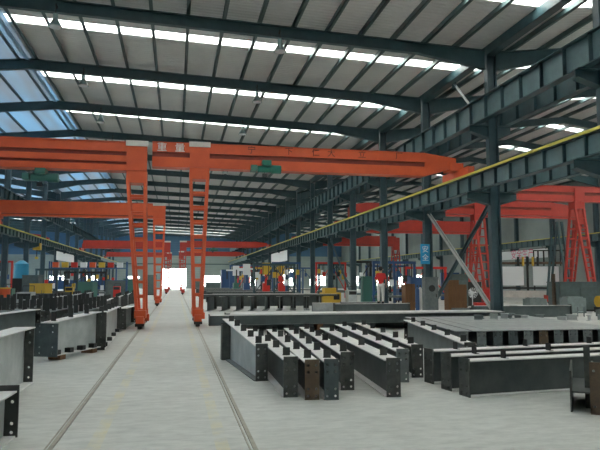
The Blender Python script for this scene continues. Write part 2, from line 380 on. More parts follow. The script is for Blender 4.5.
# ------------------------------------------------------------------ columns (H section, corbels for both runways)
def column_proto(ztop, corbels, lab, side=-1):
    t = thing('steel_column', lab, 'column')
    D, Wd, tf = .42, .28, .025
    # flanges face left/right, web across
    MB().box(-D/2, -Wd/2, .03, -D/2 + tf, Wd/2, ztop).build('flange', M['colm'], t)
    MB().box(D/2 - tf, -Wd/2, .03, D/2, Wd/2, ztop).build('flange', M['colm'], t)
    MB().box(-D/2 + tf, -.01, .03, D/2 - tf, .01, ztop).build('web', M['colm'], t)
    bp = MB().box(-.42, -.34, 0, .42, .34, .03)
    bp.build('base_plate', M['dark'], t)
    for z, reach in corbels:
        s = side if reach > 0 else -side
        L = abs(reach)
        c = MB()
        x0, x1 = s * D/2, s * (D/2 + L)
        a, b = min(x0, x1), max(x0, x1)
        c.box(a, -.16, z - .025, b, .16, z)
        zi, zo = (z - .55), (z - .3)
        za, zb = (zi, zo) if x0 < x1 else (zo, zi)
        c.hexa([(a,-.16,za),(b,-.16,zb),(b,.16,zb),(a,.16,za),(a,-.16,za+.02),(b,-.16,zb+.02),(b,.16,zb+.02),(a,.16,za+.02)])
        c.hexa([(a,-.012,za+.02),(b,-.012,zb+.02),(b,.012,zb+.02),(a,.012,za+.02),(a,-.012,z-.025),(b,-.012,z-.025),(b,.012,z-.025),(a,.012,z-.025)])
        c.build('corbel', M['teal'], t)
    return t
LOWR, LOWL, UPZ = 5.30, 5.02, 8.05
ztopR = zroof(XR) - .43; ztopL = zroof(XL) - .43
pr = column_proto(ztopR, [(LOWR, .95), (LOWR, -.80), (UPZ, .78), (UPZ, -.62)], nth(0, 'tall teal steel column of the right-hand row'), -1)
pr['group'] = 'columns of the right-hand row'
lst = [y for y in FR[1:]]
for k, y in enumerate(lst):
    o = pr if k == 0 else copy_tree(pr)
    o.location = (XR, y, 0)
    o['label'] = 'tall teal column of the right-hand row, nearest the camera' if k == 0 else nth(k, 'tall teal column of the right-hand row')
pl = column_proto(ztopL, [(LOWL, .80), (LOWL, -.80), (7.5, .62)], 'x', 1); pl['group'] = 'columns of the left-hand row'
for k, y in enumerate(lst):
    o = pl if k == 0 else copy_tree(pl)
    o.location = (XL, y, 0)
    o['label'] = 'dark column of the left-hand row, nearest the camera' if k == 0 else nth(k, 'dark column of the left-hand row')
pw = column_proto(zroof(XRR) - 1.05, [(LOWR, .6)], 'x', -1); pw['group'] = 'wall columns of the right hall'
for k, y in enumerate(lst):
    o = pw if k == 0 else copy_tree(pw)
    o.location = (XRR - .45, y, 0)
    o['label'] = 'dark column against the right outer wall, nearest the camera' if k == 0 else nth(k, 'dark column against the right outer wall')

# ------------------------------------------------------------------ runway girders with stiffeners
def runway(name, label, x, z0, z1, ya, yb, step, wflange, rail=True, raily=None, face=-1, webm='teal_web'):
    t = thing(name, label, 'crane girder', (x, ya, z0))
    L = yb - ya; h = z1 - z0
    MB().box(-wflange/2, 0, h - .03, wflange/2, L, h).build('top_flange', M['teal'], t)
    MB().box(-wflange*.42, 0, 0, wflange*.42, L, .03).build('bottom_flange', M['teal'], t)
    MB().box(-.01, 0, .03, .01, L, h - .03).build('web', M[webm], t)
    n = int(L / step)
    sm = bpy.data.meshes.new('stiffener'); 
    proto = None
    pos = sorted([i * step + .3 for i in range(n)])
    for y in pos[:96]:
        if proto is None:
            proto = MB().box(-wflange*.40, -.012, .03, -.01, .012, h - .03).box(.01, -.012, .03, wflange*.40, .012, h - .03).build('stiffener', M['teal'], t); o = proto
        else:
            o = proto.copy(); COL.objects.link(o); o.parent = t
        o.location = (0, y, 0)
    if rail:
        MB().box(-.04, 0, h, .04, L, h + .05).build('crane_rail', M['dark'], t)
    if raily is not None:
        MB().box(-wflange/2 - .06, 0, h + .0, -wflange/2 - .0, L, h + .08).build('conductor_rail', M['yellow'], t) if face < 0 else \
        MB().box(wflange/2, 0, h, wflange/2 + .06, L, h + .08).build('conductor_rail', M['yellow'], t)
    return t
runway('runway_girder', 'upper teal runway girder with many stiffeners along the right-hand columns', XR - .74, UPZ, 8.98, 4, YE - .3, 1.26, .36)
runway('runway_girder', 'lower runway girder with yellow conductor rail along the right-hand columns', XR - .88, LOWR, 5.95, 4, YE - .3, 1.05, .32, raily=1)
runway('runway_girder', 'lower runway girder with yellow conductor rail along the left-hand columns', XL + .72, LOWL, 5.50, 4, YE - .3, 1.05, .32, raily=1, face=1)
runway('runway_girder', 'upper dark runway girder along the left-hand columns', XL + .60, 7.5, 8.3, 4, YE - .3, 1.26, .34, webm='teal')
runway('runway_girder', 'runway girder on the far side of the right-hand columns, facing the right hall', XR + .72, LOWR, 5.95, 4, YE - .3, 1.05, .32)
runway('runway_girder', 'upper runway girder on the right hall side of the right-hand columns', XR + .60, UPZ, 8.98, 4, YE - .3, 1.26, .34, webm='teal')
runway('runway_girder', 'runway girder with yellow conductor rail along the right outer wall', XRR - 1.22, LOWR, 5.95, 12, YE - .3, 1.05, .30, raily=1)
runway('runway_girder', 'runway girder on the left hall side of the left-hand columns', XL - .72, LOWL, 5.60, 12, YE - .3, 1.26, .30)

# ------------------------------------------------------------------ floor rails
def floor_rail(x, lab):
    t = thing('floor_rail', lab, 'rail', (x, YB + .3, 0))
    L = YE - YB - .5
    MB().box(-.022, 0, 0, .022, L, .014).build('rail_head', M['rail'], t)
    MB().box(-.062, 0, 0, -.045, L, .006).build('edge_strip', M['rail'], t)
floor_rail(-1.22, 'steel crane rail set in the floor left of the aisle')
floor_rail(.82, 'steel crane rail set in the floor right of the aisle')

# ------------------------------------------------------------------ semi gantry cranes
def crane(label, xrail, xrun, yc, zbot, ztop, zrun, m='orange', bands=2, over=0.0, leg_top=.84, leg_bot=.48, spread=1.0, group=None, trolley=None, cap=True, shift=0.0, two=None, glyphs=None, plates=None, taper=True, truck=True):
    s = 1 if xrun > xrail else -1            # beam runs from the leg towards xrun
    mo, md = M[m], M['orange_shaded']
    t = thing('gantry_crane', label, 'crane', (xrail, yc, 0), 0, group)
    L = abs(xrun - xrail); W = .28
    h = ztop - zbot
    # girder: bands standing proud of a recessed web with shade painted in
    g = MB(); w = MB()
    tail = 1.4 if taper else 0
    x0, x1 = -over * s, s * (L - .2 - tail)
    a, b = min(x0, x1), max(x0, x1)
    if bands == 2: bz = [(0, .40), (.60, 1.0)]
    elif bands == 3: bz = [(0, .21), (.31, .52), (.66, 1.0)]
    else: bz = [(0, .12), (.18, 1.0)]
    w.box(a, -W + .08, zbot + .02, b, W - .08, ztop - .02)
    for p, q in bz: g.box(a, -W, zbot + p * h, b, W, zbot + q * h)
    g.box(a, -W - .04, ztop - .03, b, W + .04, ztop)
    if taper:
        xe = s * (L - .2); zb2 = zbot + .42 * h
        ring = lambda xx, zl, zh: [(xx, -W, zl), (xx, W, zl), (xx, W, zh), (xx, -W, zh)]
        A, B = ring(x1, zbot, ztop), ring(xe, zb2, ztop - .18 * h)
        g.hexa([A[0], B[0], B[1], A[1], A[3], B[3], B[2], A[2]])
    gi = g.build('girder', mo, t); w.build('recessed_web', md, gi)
    if glyphs:
        for ch, gx in glyphs: text(ch, .34, M['blackink'], gi, (gx - xrail, -W - .012, zbot + .80 * h), (math.pi/2, 0, 0))
    if plates:
        for ch, gx in plates: text(ch, .40, M['white'], gi, (gx - xrail, -W - .012, zbot + .78 * h), (math.pi/2, 0, 0), name='painted_character')
    # runway end truck
    e = MB().box(s*(L) - .14, -1.25, zrun + .10, s*(L) + .14, 1.25, zrun + .42).box(s*L - (.5 if s > 0 else -.1), -.35, zrun + .38, s*L + (.1 if s > 0 else .5) - (0 if s > 0 else 0), .35, zbot + .6 * h)
    if truck: et = e.build('end_truck', mo, t)
    for yy in (-1.0, 1.0) if truck else (): MB().cyl((s*L - .06, yy, zrun + .12), (s*L + .06, yy, zrun + .12), .12, n=14).build('wheel', M['dark'], et)
    # leg : two ladder frames in an A
    hz = MB().box(shift-leg_top/2, -.34, zbot - .45, shift+leg_top/2, .34, zbot - .0)
    hz.build('leg_head', mo, t)
    # outer cheek covering the girder in front of the leg
    MB().box(shift-leg_top/2, -W - .10, zbot, shift+leg_top/2, -W - .045, ztop - .16).build('cheek_plate', mo, t)
    if cap: MB().box(shift-leg_top/2 - .03, -W - .14, ztop, shift+leg_top/2 + .03, W + .1, ztop + .03).box(shift-leg_top/2 - .03, -W - .14, ztop - .17, shift+leg_top/2 + .03, -W - .10, ztop + .0).build('top_cap', M['pale'], t)
    zt = zbot - .42; zb = .62
    for sy in (-1, 1):
        lf = MB(); yt, ybm = sy * .26, sy * spread
        rails = MB()
        P = lambda sx, f: Vector((shift * (1-f) + sx * (leg_top/2 * (1-f) + leg_bot/2 * f - .06), yt + (ybm - yt) * f, zt + (zb - zt) * f))
        for sx in (-1, 1): rails.bar(P(sx, 0), P(sx, 1), .11, .16, up=(0, 1, 0))
        lg = rails.build('leg', mo, t)
        nr = 9
        for i in range(1, nr):
            f = i / nr; MB().bar(P(-1, f), P(1, f), .10, .09, up=(0, 1, 0)).build('rung', mo, lg)
    if two:                                  # a second, plain pair of legs at the other end of the beam
        for sy in (-1, 1):
            lg2 = MB().bar((two - .2, sy*.26, zt), (two - .12, sy*spread, .62), .11, .16, up=(0,1,0)).bar((two + .2, sy*.26, zt), (two + .12, sy*spread, .62), .11, .16, up=(0,1,0)).build('leg', M['teal'], t)
        gt2 = MB().box(two - .16, -spread - .45, .16, two + .17, spread + .45, .66).build('ground_truck', mo, t)
        for sy in (-1, 1): MB().cyl((two - .07, sy*spread, .163), (two + .07, sy*spread, .163), .163, n=14).build('wheel', M['dark'], gt2)
    # ground truck with wheels
    gt = MB().box(-.13, -spread - .45, .16, .13, spread + .45, .46)
    for sy in (-1, 1): gt.box(-.20, sy*spread - .26, .40, .20, sy*spread + .26, .66)
    gto = gt.build('ground_truck', mo if m == 'orange' else mo, t)
    for sy in (-1, 1):
        MB().cyl((-.07, sy*(spread + .18), .185), (.07, sy*(spread + .18), .185), .163, n=18).build('wheel', M['dark'], gto)
        MB().box(-.15, sy*(spread+.42) - .04, .12, .15, sy*(spread+.42) + .04, .22).build('wheel_guard', M['dark'], gto)
    MB().box(.13, -spread + .45, .26, .28, -spread + .85, .50).build('drive_motor', mo, gto)
    return t
def hoist(label, x, y, ztop, grp=None, m='hoist', drop=.1, sc=.62):
    t = thing('hoist_trolley', label, 'hoist', (x, y, ztop), 0, grp)
    MB().box(-.28*sc, -.30, -.34*sc, .28*sc, .30, 0).build('trolley_frame', M[m], t)
    MB().cyl((-.55*sc, 0, -.5*sc), (.35*sc, 0, -.5*sc), .22*sc, n=18).build('rope_drum', M[m], t)
    MB().cyl((.35*sc, 0, -.5*sc), (.95*sc, 0, -.5*sc), .27*sc, n=18).build('hoist_motor', M[m], t)
    MB().box(-.98*sc, -.22, -.68*sc, -.60*sc, .22, -.3*sc).box(-.62*sc, -.04, -.55*sc, -.5*sc, .04, -.4*sc).build('control_box', M['green'], t)
    MB().cyl((-.1*sc, 0, -.70*sc), (-.1*sc, 0, -.72*sc - drop*.45), .012, n=6).cyl((0, 0, -.70*sc), (0, 0, -.72*sc - drop*.45), .012, n=6).build('wire_rope', M['dark'], t)
    hk = MB().box(-.14, -.05, -.95*sc - drop*.45, .04, .05, -.72*sc - drop*.45).build('hook_block', M['dark'], t)
    return t
ZL0, ZL1, ZR0, ZR1 = 5.74, 6.82, 6.08, 7.05
RUNL, RUNR = XL + .72, XR - .88
crane('orange semi-gantry crane nearest on the left, leg on the left floor rail', -1.22, RUNL, 23.6, ZL0, ZL1, 5.50, bands=3, shift=-.27, spread=.75, leg_top=.74, leg_bot=.38, taper=False)
crane('orange semi-gantry crane nearest on the right, lettered girder above the beam yard', .82, RUNR, 24.4, ZR0, ZR1, 5.95, bands=2, over=1.80, spread=.75, leg_top=.76, leg_bot=.38,
      glyphs=[('宁', 2.85), ('下', 4.35), ('仁', 5.45), ('大', 6.1), ('立', 7.4), ('厂', 9.0)], plates=[('重', -.62), ('量', .06)])
hoist('green hoist trolley under the right lettered orange girder', 3.42, 24.4 - .34, ZR0 + .34)
hoist('dark green hoist trolley under the nearest left orange girder', -4.85, 23.6, ZL0, m='green')
crane('second orange crane on the left rail, just behind the nearest left one', -1.22, RUNL, 44.5, 6.05, 7.1, 5.50, bands=1, taper=False, spread=1.2)
crane('third crane down the left rail, its red girder small in the distance', -1.22, RUNL, 84, 5.9, 6.95, 5.50, m='red', bands=1, taper=False, spread=1.2)
crane('farthest crane on the left rail, close to the end wall', -1.22, RUNL, 112, 5.9, 6.7, 5.50, m='red', bands=1, taper=False, spread=1.2)
crane('second crane down the right rail, red girder in the distance', .82, RUNR, 80, 5.95, 6.75, 5.95, m='red', bands=1, spread=1.2, cap=True)
crane('farthest crane on the right rail, close to the end wall', .82, RUNR, 108, 5.95, 6.75, 5.95, m='red', bands=1, spread=1.2)
hoist('small dark green hoist under the distant right red girder', 4.6, 80, 5.96, m='green')
# right hall cranes: legs on a floor rail in the right hall
RB = 25.2
def floor_rail2(x, lab):
    t = thing('floor_rail', lab, 'rail', (x, YB + .3, 0)); MB().box(-.03, 0, 0, .03, YE - YB - .5, .022).build('rail_head', M['rail'], t)
floor_rail2(RB, 'floor rail under the crane legs of the right hall')
crane('red crane of the right hall with two ladder legs in view above the grey machine', RB, XRR - 1.22, 35.4, 6.75, 7.75, 5.95, m='red', bands=2, over=4.4, spread=1.4, leg_top=.7, leg_bot=.5, cap=False, taper=False)
RC = 26.6
crane('red crane beam in the right hall, second from the camera, seen under the runway', 21.2, 28.5, 41.0, 6.45, 7.45, 5.95, m='red', bands=2, over=3.1, spread=1.3, cap=False, two=6.3, taper=True, truck=False)
crane('red crane high in the right hall, seen in the gap between the two runways', 34.0, XR + .72, 47.5, 7.0, 7.95, 5.95, m='red', bands=1, spread=1.5, cap=False)
crane('red crane of the right hall seen between the second and third tall columns', RC, XR + .72, 52.5, 5.95, 7.1, 5.95, m='red', bands=1, spread=1.5, cap=False)
crane('far red crane low behind the columns of the right hall', RC, XR + .72, 73, 5.95, 7.2, 5.95, m='red', bands=1, spread=1.5, cap=False)
floor_rail2(RC, 'second floor rail of the right hall, beside the far crane legs')
# left hall cranes
crane('red crane in the left hall glimpsed behind the left columns', -26, XL - .72, 52, 5.7, 6.7, 5.6, m='red', bands=1, cap=False)
crane('far red crane in the left hall glimpsed above the clutter', -26, XL - .72, 70, 5.7, 6.7, 5.6, m='red', bands=1, cap=False)

# ------------------------------------------------------------------ bracing
def brace(label, a, b, m, w=.16):
    a = Vector(a); b = Vector(b)
    t = thing('diagonal_brace', label, 'brace', a)
    d = b - a
    MB().bar((0, 0, 0), d, w, .02).bar((0, 0, .0), d, .02, w).build('angle_bar', m, t)
    MB().box(-.02, -.18, -.18, .02, .18, .18).build('gusset', M['teal'], t)
    o = MB().box(-.02, -.18, -.18, .02, .18, .18).build('gusset', M['teal'], t); o.location = d
    return t
gal = mat('galvanised_grey', (0.34, 0.36, 0.35), .5, var=.15)
brace('pale grey diagonal brace between the two nearest visible tall columns', (XR, FR[4] - .25, 5.1), (XR, FR[3] + .3, .5), gal, .24)
brace('dark diagonal brace crossing the pale one between the tall columns', (XR + .12, FR[3] + .3, 5.1), (XR + .12, FR[4] - .25, .5), M['colm'], .22)
brace('dark diagonal brace between the fifth and sixth tall columns', (XR, FR[7] - .25, 5.1), (XR, FR[6] + .3, .5), M['colm'], .16)
brace('short pale strut up by the rafter at the head of the nearest visible tall column', (XR + .1, 26.6, 10.97), (XR + .42, 25.0, 9.04), gal, .12)

# ------------------------------------------------------------------ high bay lamps
def lamp(label, x, y, drop=.5):
    zt = zroof(x) - .22 - .52
    t = thing('high_bay_lamp', label, 'lamp', (x, y - .25, zt), 0, 'high bay lamps under the rafters')
    MB().cyl((0, 0, .30), (0, 0, -.12), .018, n=8).build('stem', M['dark'], t)
    MB().box(-.03, 0, .20, .03, .25, .26).build('bracket', M['dark'], t)
    MB().cyl((0, 0, -.32), (0, 0, -.10), .09, n=12).build('gear_box', M['lampshade'], t)
    MB().cyl((0, 0, -.58), (0, 0, -.30), .25, .09, n=20, cap=False).build('shade', M['lampshade'], t)
    MB().cyl((0, 0, -.60), (0, 0, -.52), .20, n=20).build('lens', M['white'], t)
wd = ['nearest', 'second', 'third', 'fourth', 'fifth']
for k in range(5):
    y = FR[3 + k]
    lamp(f'high bay lamp on the {wd[k]} rafter, right of the lettered crane hoist' if k else 'green-grey high bay lamp hanging from the nearest rafter, right of centre', 3.75, y)
    lamp(f'high bay lamp on the {wd[k]} rafter near the blue slope' if k else 'high bay lamp on the nearest rafter near the blue slope', -4.4, y)
lamp('high bay lamp hanging in the right hall at the top right corner', 14.2, FR[2])

# ------------------------------------------------------------------ fabricated I members lying about the floor
def member(label, a, b, h0, h1=None, wf=.2, z0=0.0, web='web', top='dusty_lit', plate='plate', farplate='plate', cleats=5, holes=True, bot='web', group=None, stiff=0, name='steel_beam', plate_w=None, plate_over=.03, cleat_h=.12, tf=.018, plate_up=.0, clips=0, cat='steel beam', stiffm='web', side=1):
    a = Vector((*a, 0)); b = Vector((*b, 0)); d = b - a; L = d.length
    rz = math.atan2(d.y, d.x) - math.pi / 2         # local +Y runs from the near end to the far end
    h1 = h0 if h1 is None else h1
    t = thing(name, label, cat, (a.x, a.y, z0), rz, group)
    q = .012
    MB().hexa([(-wf/2,0,h0-tf),(wf/2,0,h0-tf),(wf/2,L,h1-tf),(-wf/2,L,h1-tf),(-wf/2,0,h0),(wf/2,0,h0),(wf/2,L,h1),(-wf/2,L,h1)]).build('top_flange', M[top], t)
    MB().box(-wf/2, 0, 0, wf/2, L, tf).build('bottom_flange', M[bot], t)
    MB().hexa([(-.007,0,tf),(.007,0,tf),(.007,L,tf),(-.007,L,tf),(-.007,0,h0-tf),(.007,0,h0-tf),(.007,L,h1-tf),(-.007,L,h1-tf)]).build('web', M[web], t)
    pw_ = plate_w or wf
    def hp(y, h, m):
        if holes:
            hs = [(sx * pw_ * .28, z) for sx in (-1, 1) for z in (h * .10, h * .28, h * .72, h * .90)]
            holed_plate('end_plate', pw_, h + plate_over, .022, hs, .019, M[m], t, (0, y, 0))
        else: MB().box(-pw_/2, y - .011, 0, pw_/2, y + .011, h + plate_over).build('end_plate', M[m], t)
    if plate: hp(-.012, h0 + plate_up, plate)
    if farplate: hp(L + .012, h1, farplate)
    for i in range(cleats):
        f = (i + .35) / cleats; y = f * L; z = h0 + (h1 - h0) * f
        MB().box(-.055, y - .008, z, .055, y + .008, z + cleat_h).box(-.055, y - .008, z, .055, y + .06, z + .008).build('purlin_cleat', M['cleat'], t)
    for i in range(stiff):
        y = (i + .5) / stiff * L
        MB().box(-wf/2 + .005, y - .008, tf, -.007, y + .008, h0 + (h1-h0)*(i+.5)/stiff - tf).box(.007, y - .008, tf, wf/2 - .005, y + .008, h0 + (h1-h0)*(i+.5)/stiff - tf).build('stiffener', M[stiffm], t)
    for i in range(clips):
        y = (i + .5) / clips * L
        MB().box(side*.01, y - .07, tf, side*(wf/2), y + .07, tf + .10).build('clip_angle', M['dark'], t)
    return t
G1 = 'beams laid out in the yard right of the aisle'
t = member('deepening beam with a pale grey web nearest the right floor rail', (1.46, 10.7), (1.16, 14.1), .60, .86, wf=0.25, web='webgrey', plate='plate', farplate='blueplate', cleats=5, plate_w=.21, group=G1, bot='greyplate', clips=0)
MB().box(-.20, 2.95, 0, -.02, 2.97, .76).box(-.20, 3.15, 0, -.02, 3.17, .78).box(-.20, 2.97, 0, -.18, 3.15, .76).build('side_bracket', M['plate'], t)
member('dark beam with a squared dark end plate just right of the pale webbed one', (1.68, 9.15), (1.80, 14.9), .56, wf=0.25, plate='plate', cleats=5, bot='dusty_lit', plate_w=.21, group=G1)
member('beam with a rusty brown end plate in the right yard', (1.95, 8.90), (2.28, 15.0), .54, wf=0.24, plate='rust', cleats=5, bot='dusty_lit', plate_w=.21, group=G1)
member('dark beam immediately right of the rusty-ended beam', (2.22, 8.84), (2.74, 15.2), .55, wf=0.24, plate='blueplate', cleats=6, bot='dusty_lit', plate_w=.21, group=G1)
member('beam set back slightly, its end plate behind the front line of beam ends', (2.66, 9.56), (3.14, 15.3), .56, wf=0.23, plate='plate', cleats=6, bot='dusty_lit', plate_w=.21, group=G1)
member('long dark beam with a light top flange in the middle of the right yard', (3.17, 8.87), (3.66, 15.2), .54, wf=0.26, plate='plate', cleats=4, bot='dusty_lit', plate_w=.21, group=G1)
member('beam with a grey end plate and small feet right of the middle long beam', (3.78, 10.11), (4.40, 16.6), .53, wf=0.25, plate='greyplate', cleats=5, bot='dusty_lit', plate_w=.21, group=G1)
member('last beam before the gap, partly behind the three crosswise beams', (4.22, 10.55), (4.98, 16.7), .55, wf=0.22, plate='plate', cleats=5, bot='dusty_lit', plate_w=.21, group=G1)
member('deeper beam pointing at the crosswise beams, light strip along its top', (5.36, 10.80), (6.50, 16.9), .54, .60, wf=0.25, plate='plate', cleats=5, bot='dusty_lit', plate_w=.21, group=G1, web='webmid')
# three crosswise long beams
G2 = 'three long beams lying crosswise in front on the right'
member('rearmost of the three crosswise long beams at front right', (4.20, 9.95), (10.0, 10.85), .54, wf=.27, cleats=4, group=G2, bot='dusty_lit')
member('middle one of the three crosswise long beams at front right', (4.20, 9.27), (10.0, 10.10), .54, wf=.27, cleats=4, group=G2, bot='dusty_lit')
member('front one of the three crosswise long beams at front right', (4.24, 8.72), (10.0, 9.42), .53, wf=.27, cleats=3, group=G2, bot='dusty_lit')
# the H section on its side at the right edge
t = thing('steel_beam', 'H-section lying on its side at the right edge with a rusty plate', 'steel beam', (5.20, 7.32, 0), -math.atan2(5.2, 7.3))
MB().box(-.16, 0, 0, -.135, 1.25, .53).build('flange', M['plate'], t)
MB().box(.12, .0, 0, .145, 1.25, .53).build('flange', M['plate'], t)
MB().box(-.135, 0, .25, .12, 1.25, .27).build('web', M['web'], t)
holed_plate('end_plate', .20, .66, .022, [(-.05, .1), (.05, .1), (-.05, .55), (.05, .55)], .018, M['rust'], t, (.18, -.05, 0))
MB().box(.02, .35, .0, .10, .37, .82).build('gusset_plate', M['plate'], t)
# row of wide H beams with flat tops
G3 = 'row of wide flat-topped beams right of the yard'
dirs = (0.16, 1.0)
for i, xx in enumerate([6.98, 7.46, 7.90, 8.32, 8.74, 9.16, 9.58, 10.0, 10.42, 10.84, 11.26]):
    nm = ['leftmost', 'second', 'third', 'fourth', 'fifth', 'sixth', 'seventh', 'eighth', 'ninth', 'tenth', 'eleventh'][i]
    L = 5.95
    member((f'{nm} of the wide flat-topped beams right of the yard' if i == 0 else f'{nm} wide flat-topped beam from the left in the row'), (xx, 14.4), (xx + L*.16 - (0.12 if i > 8 else 0), 14.4 + L), .47, wf=.41, plate=['greyplate', 'greyplate', 'blueplate', 'blueplate', 'greyplate', 'rust', 'greyplate'][i % 7], plate_w=.23, plate_over=-.02, top='rowtop', cleats=0, group=G3, web='web')
# long beam behind the yard
t = member('long low beam lying crosswise behind the yard, light top flange across the view', (1.10, 20.75), (11.8, 21.13), .34, wf=.36, z0=.24, web='webmid', cleats=0, cleat_h=.10, top='dusty_lit')
for q in (.5, 3.6, 7.2, 10.0): MB().box(-.25, q, -.24, .25, q + .2, 0).build('timber_packer', M['wood'], t)
member('dark beam on the floor just behind the long low crosswise beam', (1.7, 21.7), (11.8, 22.05), .58, wf=.30, cleats=0, top='web', web='webmid')
o = MB().hexa([(1.75,20.62,.582),(11.7,20.98,.582),(11.6,22.1,.582),(1.9,21.85,.582),(1.75,20.62,.61),(11.7,20.98,.61),(11.6,22.1,.61),(1.9,21.85,.61)]).build('steel_plate', M['dusty_lit']); tag(o, 'long pale steel plate laid over the low crosswise beams behind the yard', 'steel plate')
member('short dark beam lying beside the left end of the long low beam', (1.7, 22.6), (2.7, 23.1), .28, wf=.22, cleats=0, plate='plate')
for i in range(9):
    x = 1.75 + .82 * i
    member((f'{["leftmost","second","third","fourth","fifth","sixth","seventh","eighth","rightmost"][i]} of the short beams lined up end-on behind the crane leg'), (x, 35.6), (x + .55, 38.4), .82, wf=.34, plate=None, farplate='plate', cleats=0, group='short beams lined up end-on behind the crane leg', web='webmid', top='dusty_lit' if i % 2 else 'webmid', holes=False)
member('long flat beam laid across the tops of the end-on row', (1.5, 35.7), (9.3, 35.7), .12, wf=.40, z0=.825, cleats=0, web='web', top='dusty_lit', holes=False, plate_over=0)
member('short grey beam standing behind the long low beam near the yellow machine', (7.3, 33.2), (8.8, 32.9), .52, wf=.24, cleats=0, web='webgrey')
member('dark beam left of the brown boards, behind the long low beam', (8.9, 33.2), (11.3, 33.0), .55, wf=.26, cleats=0, stiff=4, web='webmid')
member('low beam between the long low beam and the columns', (7.4, 28.8), (11.2, 29.0), .62, wf=.3, cleats=0, web='webmid')
member('beam on the floor just before the tall column bracing', (13.6, 27.0), (18.5, 26.8), .55, wf=.3, cleats=0, web='webmid')
# plates on the floor
for k, (zz, sx) in enumerate([(0, 0), (.07, .1), (.14, -.05)]):
    o = MB().hexa([(2.0+sx,26.6,zz),(5.4+sx,26.9,zz),(5.8+sx,30.2,zz),(2.9+sx,30.6,zz),(2.0+sx,26.6,zz+.06),(5.4+sx,26.9,zz+.06),(5.8+sx,30.2,zz+.06),(2.9+sx,30.6,zz+.06)]).build('steel_plate', M['dusty_lit'])
    tag(o, ['bottom', 'middle', 'topmost'][k] + ' pale steel plate of the flat pile behind the yard', 'steel plate', 'flat pile of steel plates')
    if k < 2: o.data.materials[0] = M['greyplate']
o = MB().hexa([(3.2,27.6,.20),(4.9,28.0,.20),(4.6,28.7,.20),(3.3,28.6,.20),(3.2,27.6,.23),(4.9,28.0,.23),(4.6,28.7,.23),(3.3,28.6,.23)]).build('steel_offcut', M['web']); tag(o, 'small dark steel offcut lying on the pale plate pile', 'offcut')

# ---- left side members
member('beam with a bolted end plate at the lower left corner of the view', (-1.82, 7.42), (-2.0, 2.6), .50, wf=.26, web='webgrey', top='dusty_lit', bot='dusty_lit', plate='dark', plate_w=.30, plate_up=.03, cleats=0)
member('deep grey beam with dark end plate at the left edge, above the corner beam', (-2.48, 11.25), (-2.62, 5.2), .93, wf=.34, web='webgrey', top='dusty_lit', bot='dusty_lit', plate='plate', plate_w=.30, plate_over=.0, cleats=0)
t = member('deep beam with pale web and thick bluish end block left of the aisle', (-2.68, 14.15), (-1.90, 15.95), .72, .86, z0=.10, wf=.30, web='webgrey', top='dusty_lit', bot='dusty_lit', plate='blueplate', plate_w=.55, plate_over=-.02, cleats=3, clips=4, holes=True, cleat_h=.2)
MB().box(-.15, .3, -.10, .15, .5, 0).build('timber_packer', M['wood'], t); MB().box(-.15, 1.6, -.10, .15, 1.8, 0).build('timber_packer', M['wood'], t)
member('long pale-webbed beam continuing along the left edge of the aisle', (-1.84, 16.2), (-1.98, 22.4), .90, .84, wf=.28, web='webgrey', top='dusty_lit', bot='dusty_lit', plate='plate', cleats=5, cleat_h=.16, clips=4)
G4 = 'pile of dark beams left of the aisle'
lp = ['nearest the aisle', 'second from the aisle', 'third from the aisle', 'fourth from the aisle', 'fifth from the aisle', 'sixth from the aisle', 'farthest from the aisle']
for i in range(7):
    x = -2.75 - .62 * i
    member(f'dark upright beam of the left pile, {lp[i]}', (x, 17.2 + .25 * (i % 3)), (x + .25, 24.2), .82 + .06 * (i % 2), wf=.26, cleats=9, cleat_h=.36, group=G4, top='webmid', plate='plate')
member('beam with a pale curved top edge at the left, behind the edge beam', (-4.05, 13.4), (-3.35, 16.2), .98, 1.02, wf=.26, web='webmid', top='dusty_lit', plate='plate', cleats=0)
member('brown webbed beam at the left behind the pale-edged beam', (-4.9, 13.0), (-4.2, 17.0), .96, wf=.26, web='web', top='webmid', cleats=3, cleat_h=.1)
member('short dark beam standing right beside the nearest left crane foot', (-1.95, 22.9), (-1.78, 26.5), .70, wf=.34, cleats=0, top='dusty_lit', plate='plate', plate_w=.5)
G5 = 'beams stored further down the left side'
for i in range(8):
    y = 29 + 6.4 * (i // 2); x = -3.2 - 3.4 * (i % 2)
    member(f'{["nearest","second","third","farthest"][i//2]} stored dark beam down the left side, {"aisle" if i%2==0 else "column"} side', (x, y), (x - .2, y + 5.6), .8, wf=.3, cleats=4, cleat_h=.2, group=G5, holes=False, top='dusty_lit', web='web')
for i in range(6):
    y = 27 + 5.2 * i
    member(f'{["nearest","second","third","fourth","fifth","farthest"][i]} of the crosswise beams stored under the left runway', (-11.9, y), (-7.6, y + .4), .9, wf=.3, cleats=3, cleat_h=.2, holes=False, web='web', top='webmid', group='crosswise beams under the left runway')
for i in range(5):
    y = 42 + 8.5 * i
    member(f'{["nearest","second","third","fourth","farthest"][i]} of the crosswise beams far down the right yard', (2.4, y), (9.6, y + .2), .85, wf=.3, cleats=0, stiff=6, holes=False, web='web', top='dusty_lit', group='crosswise beams far down the right yard')

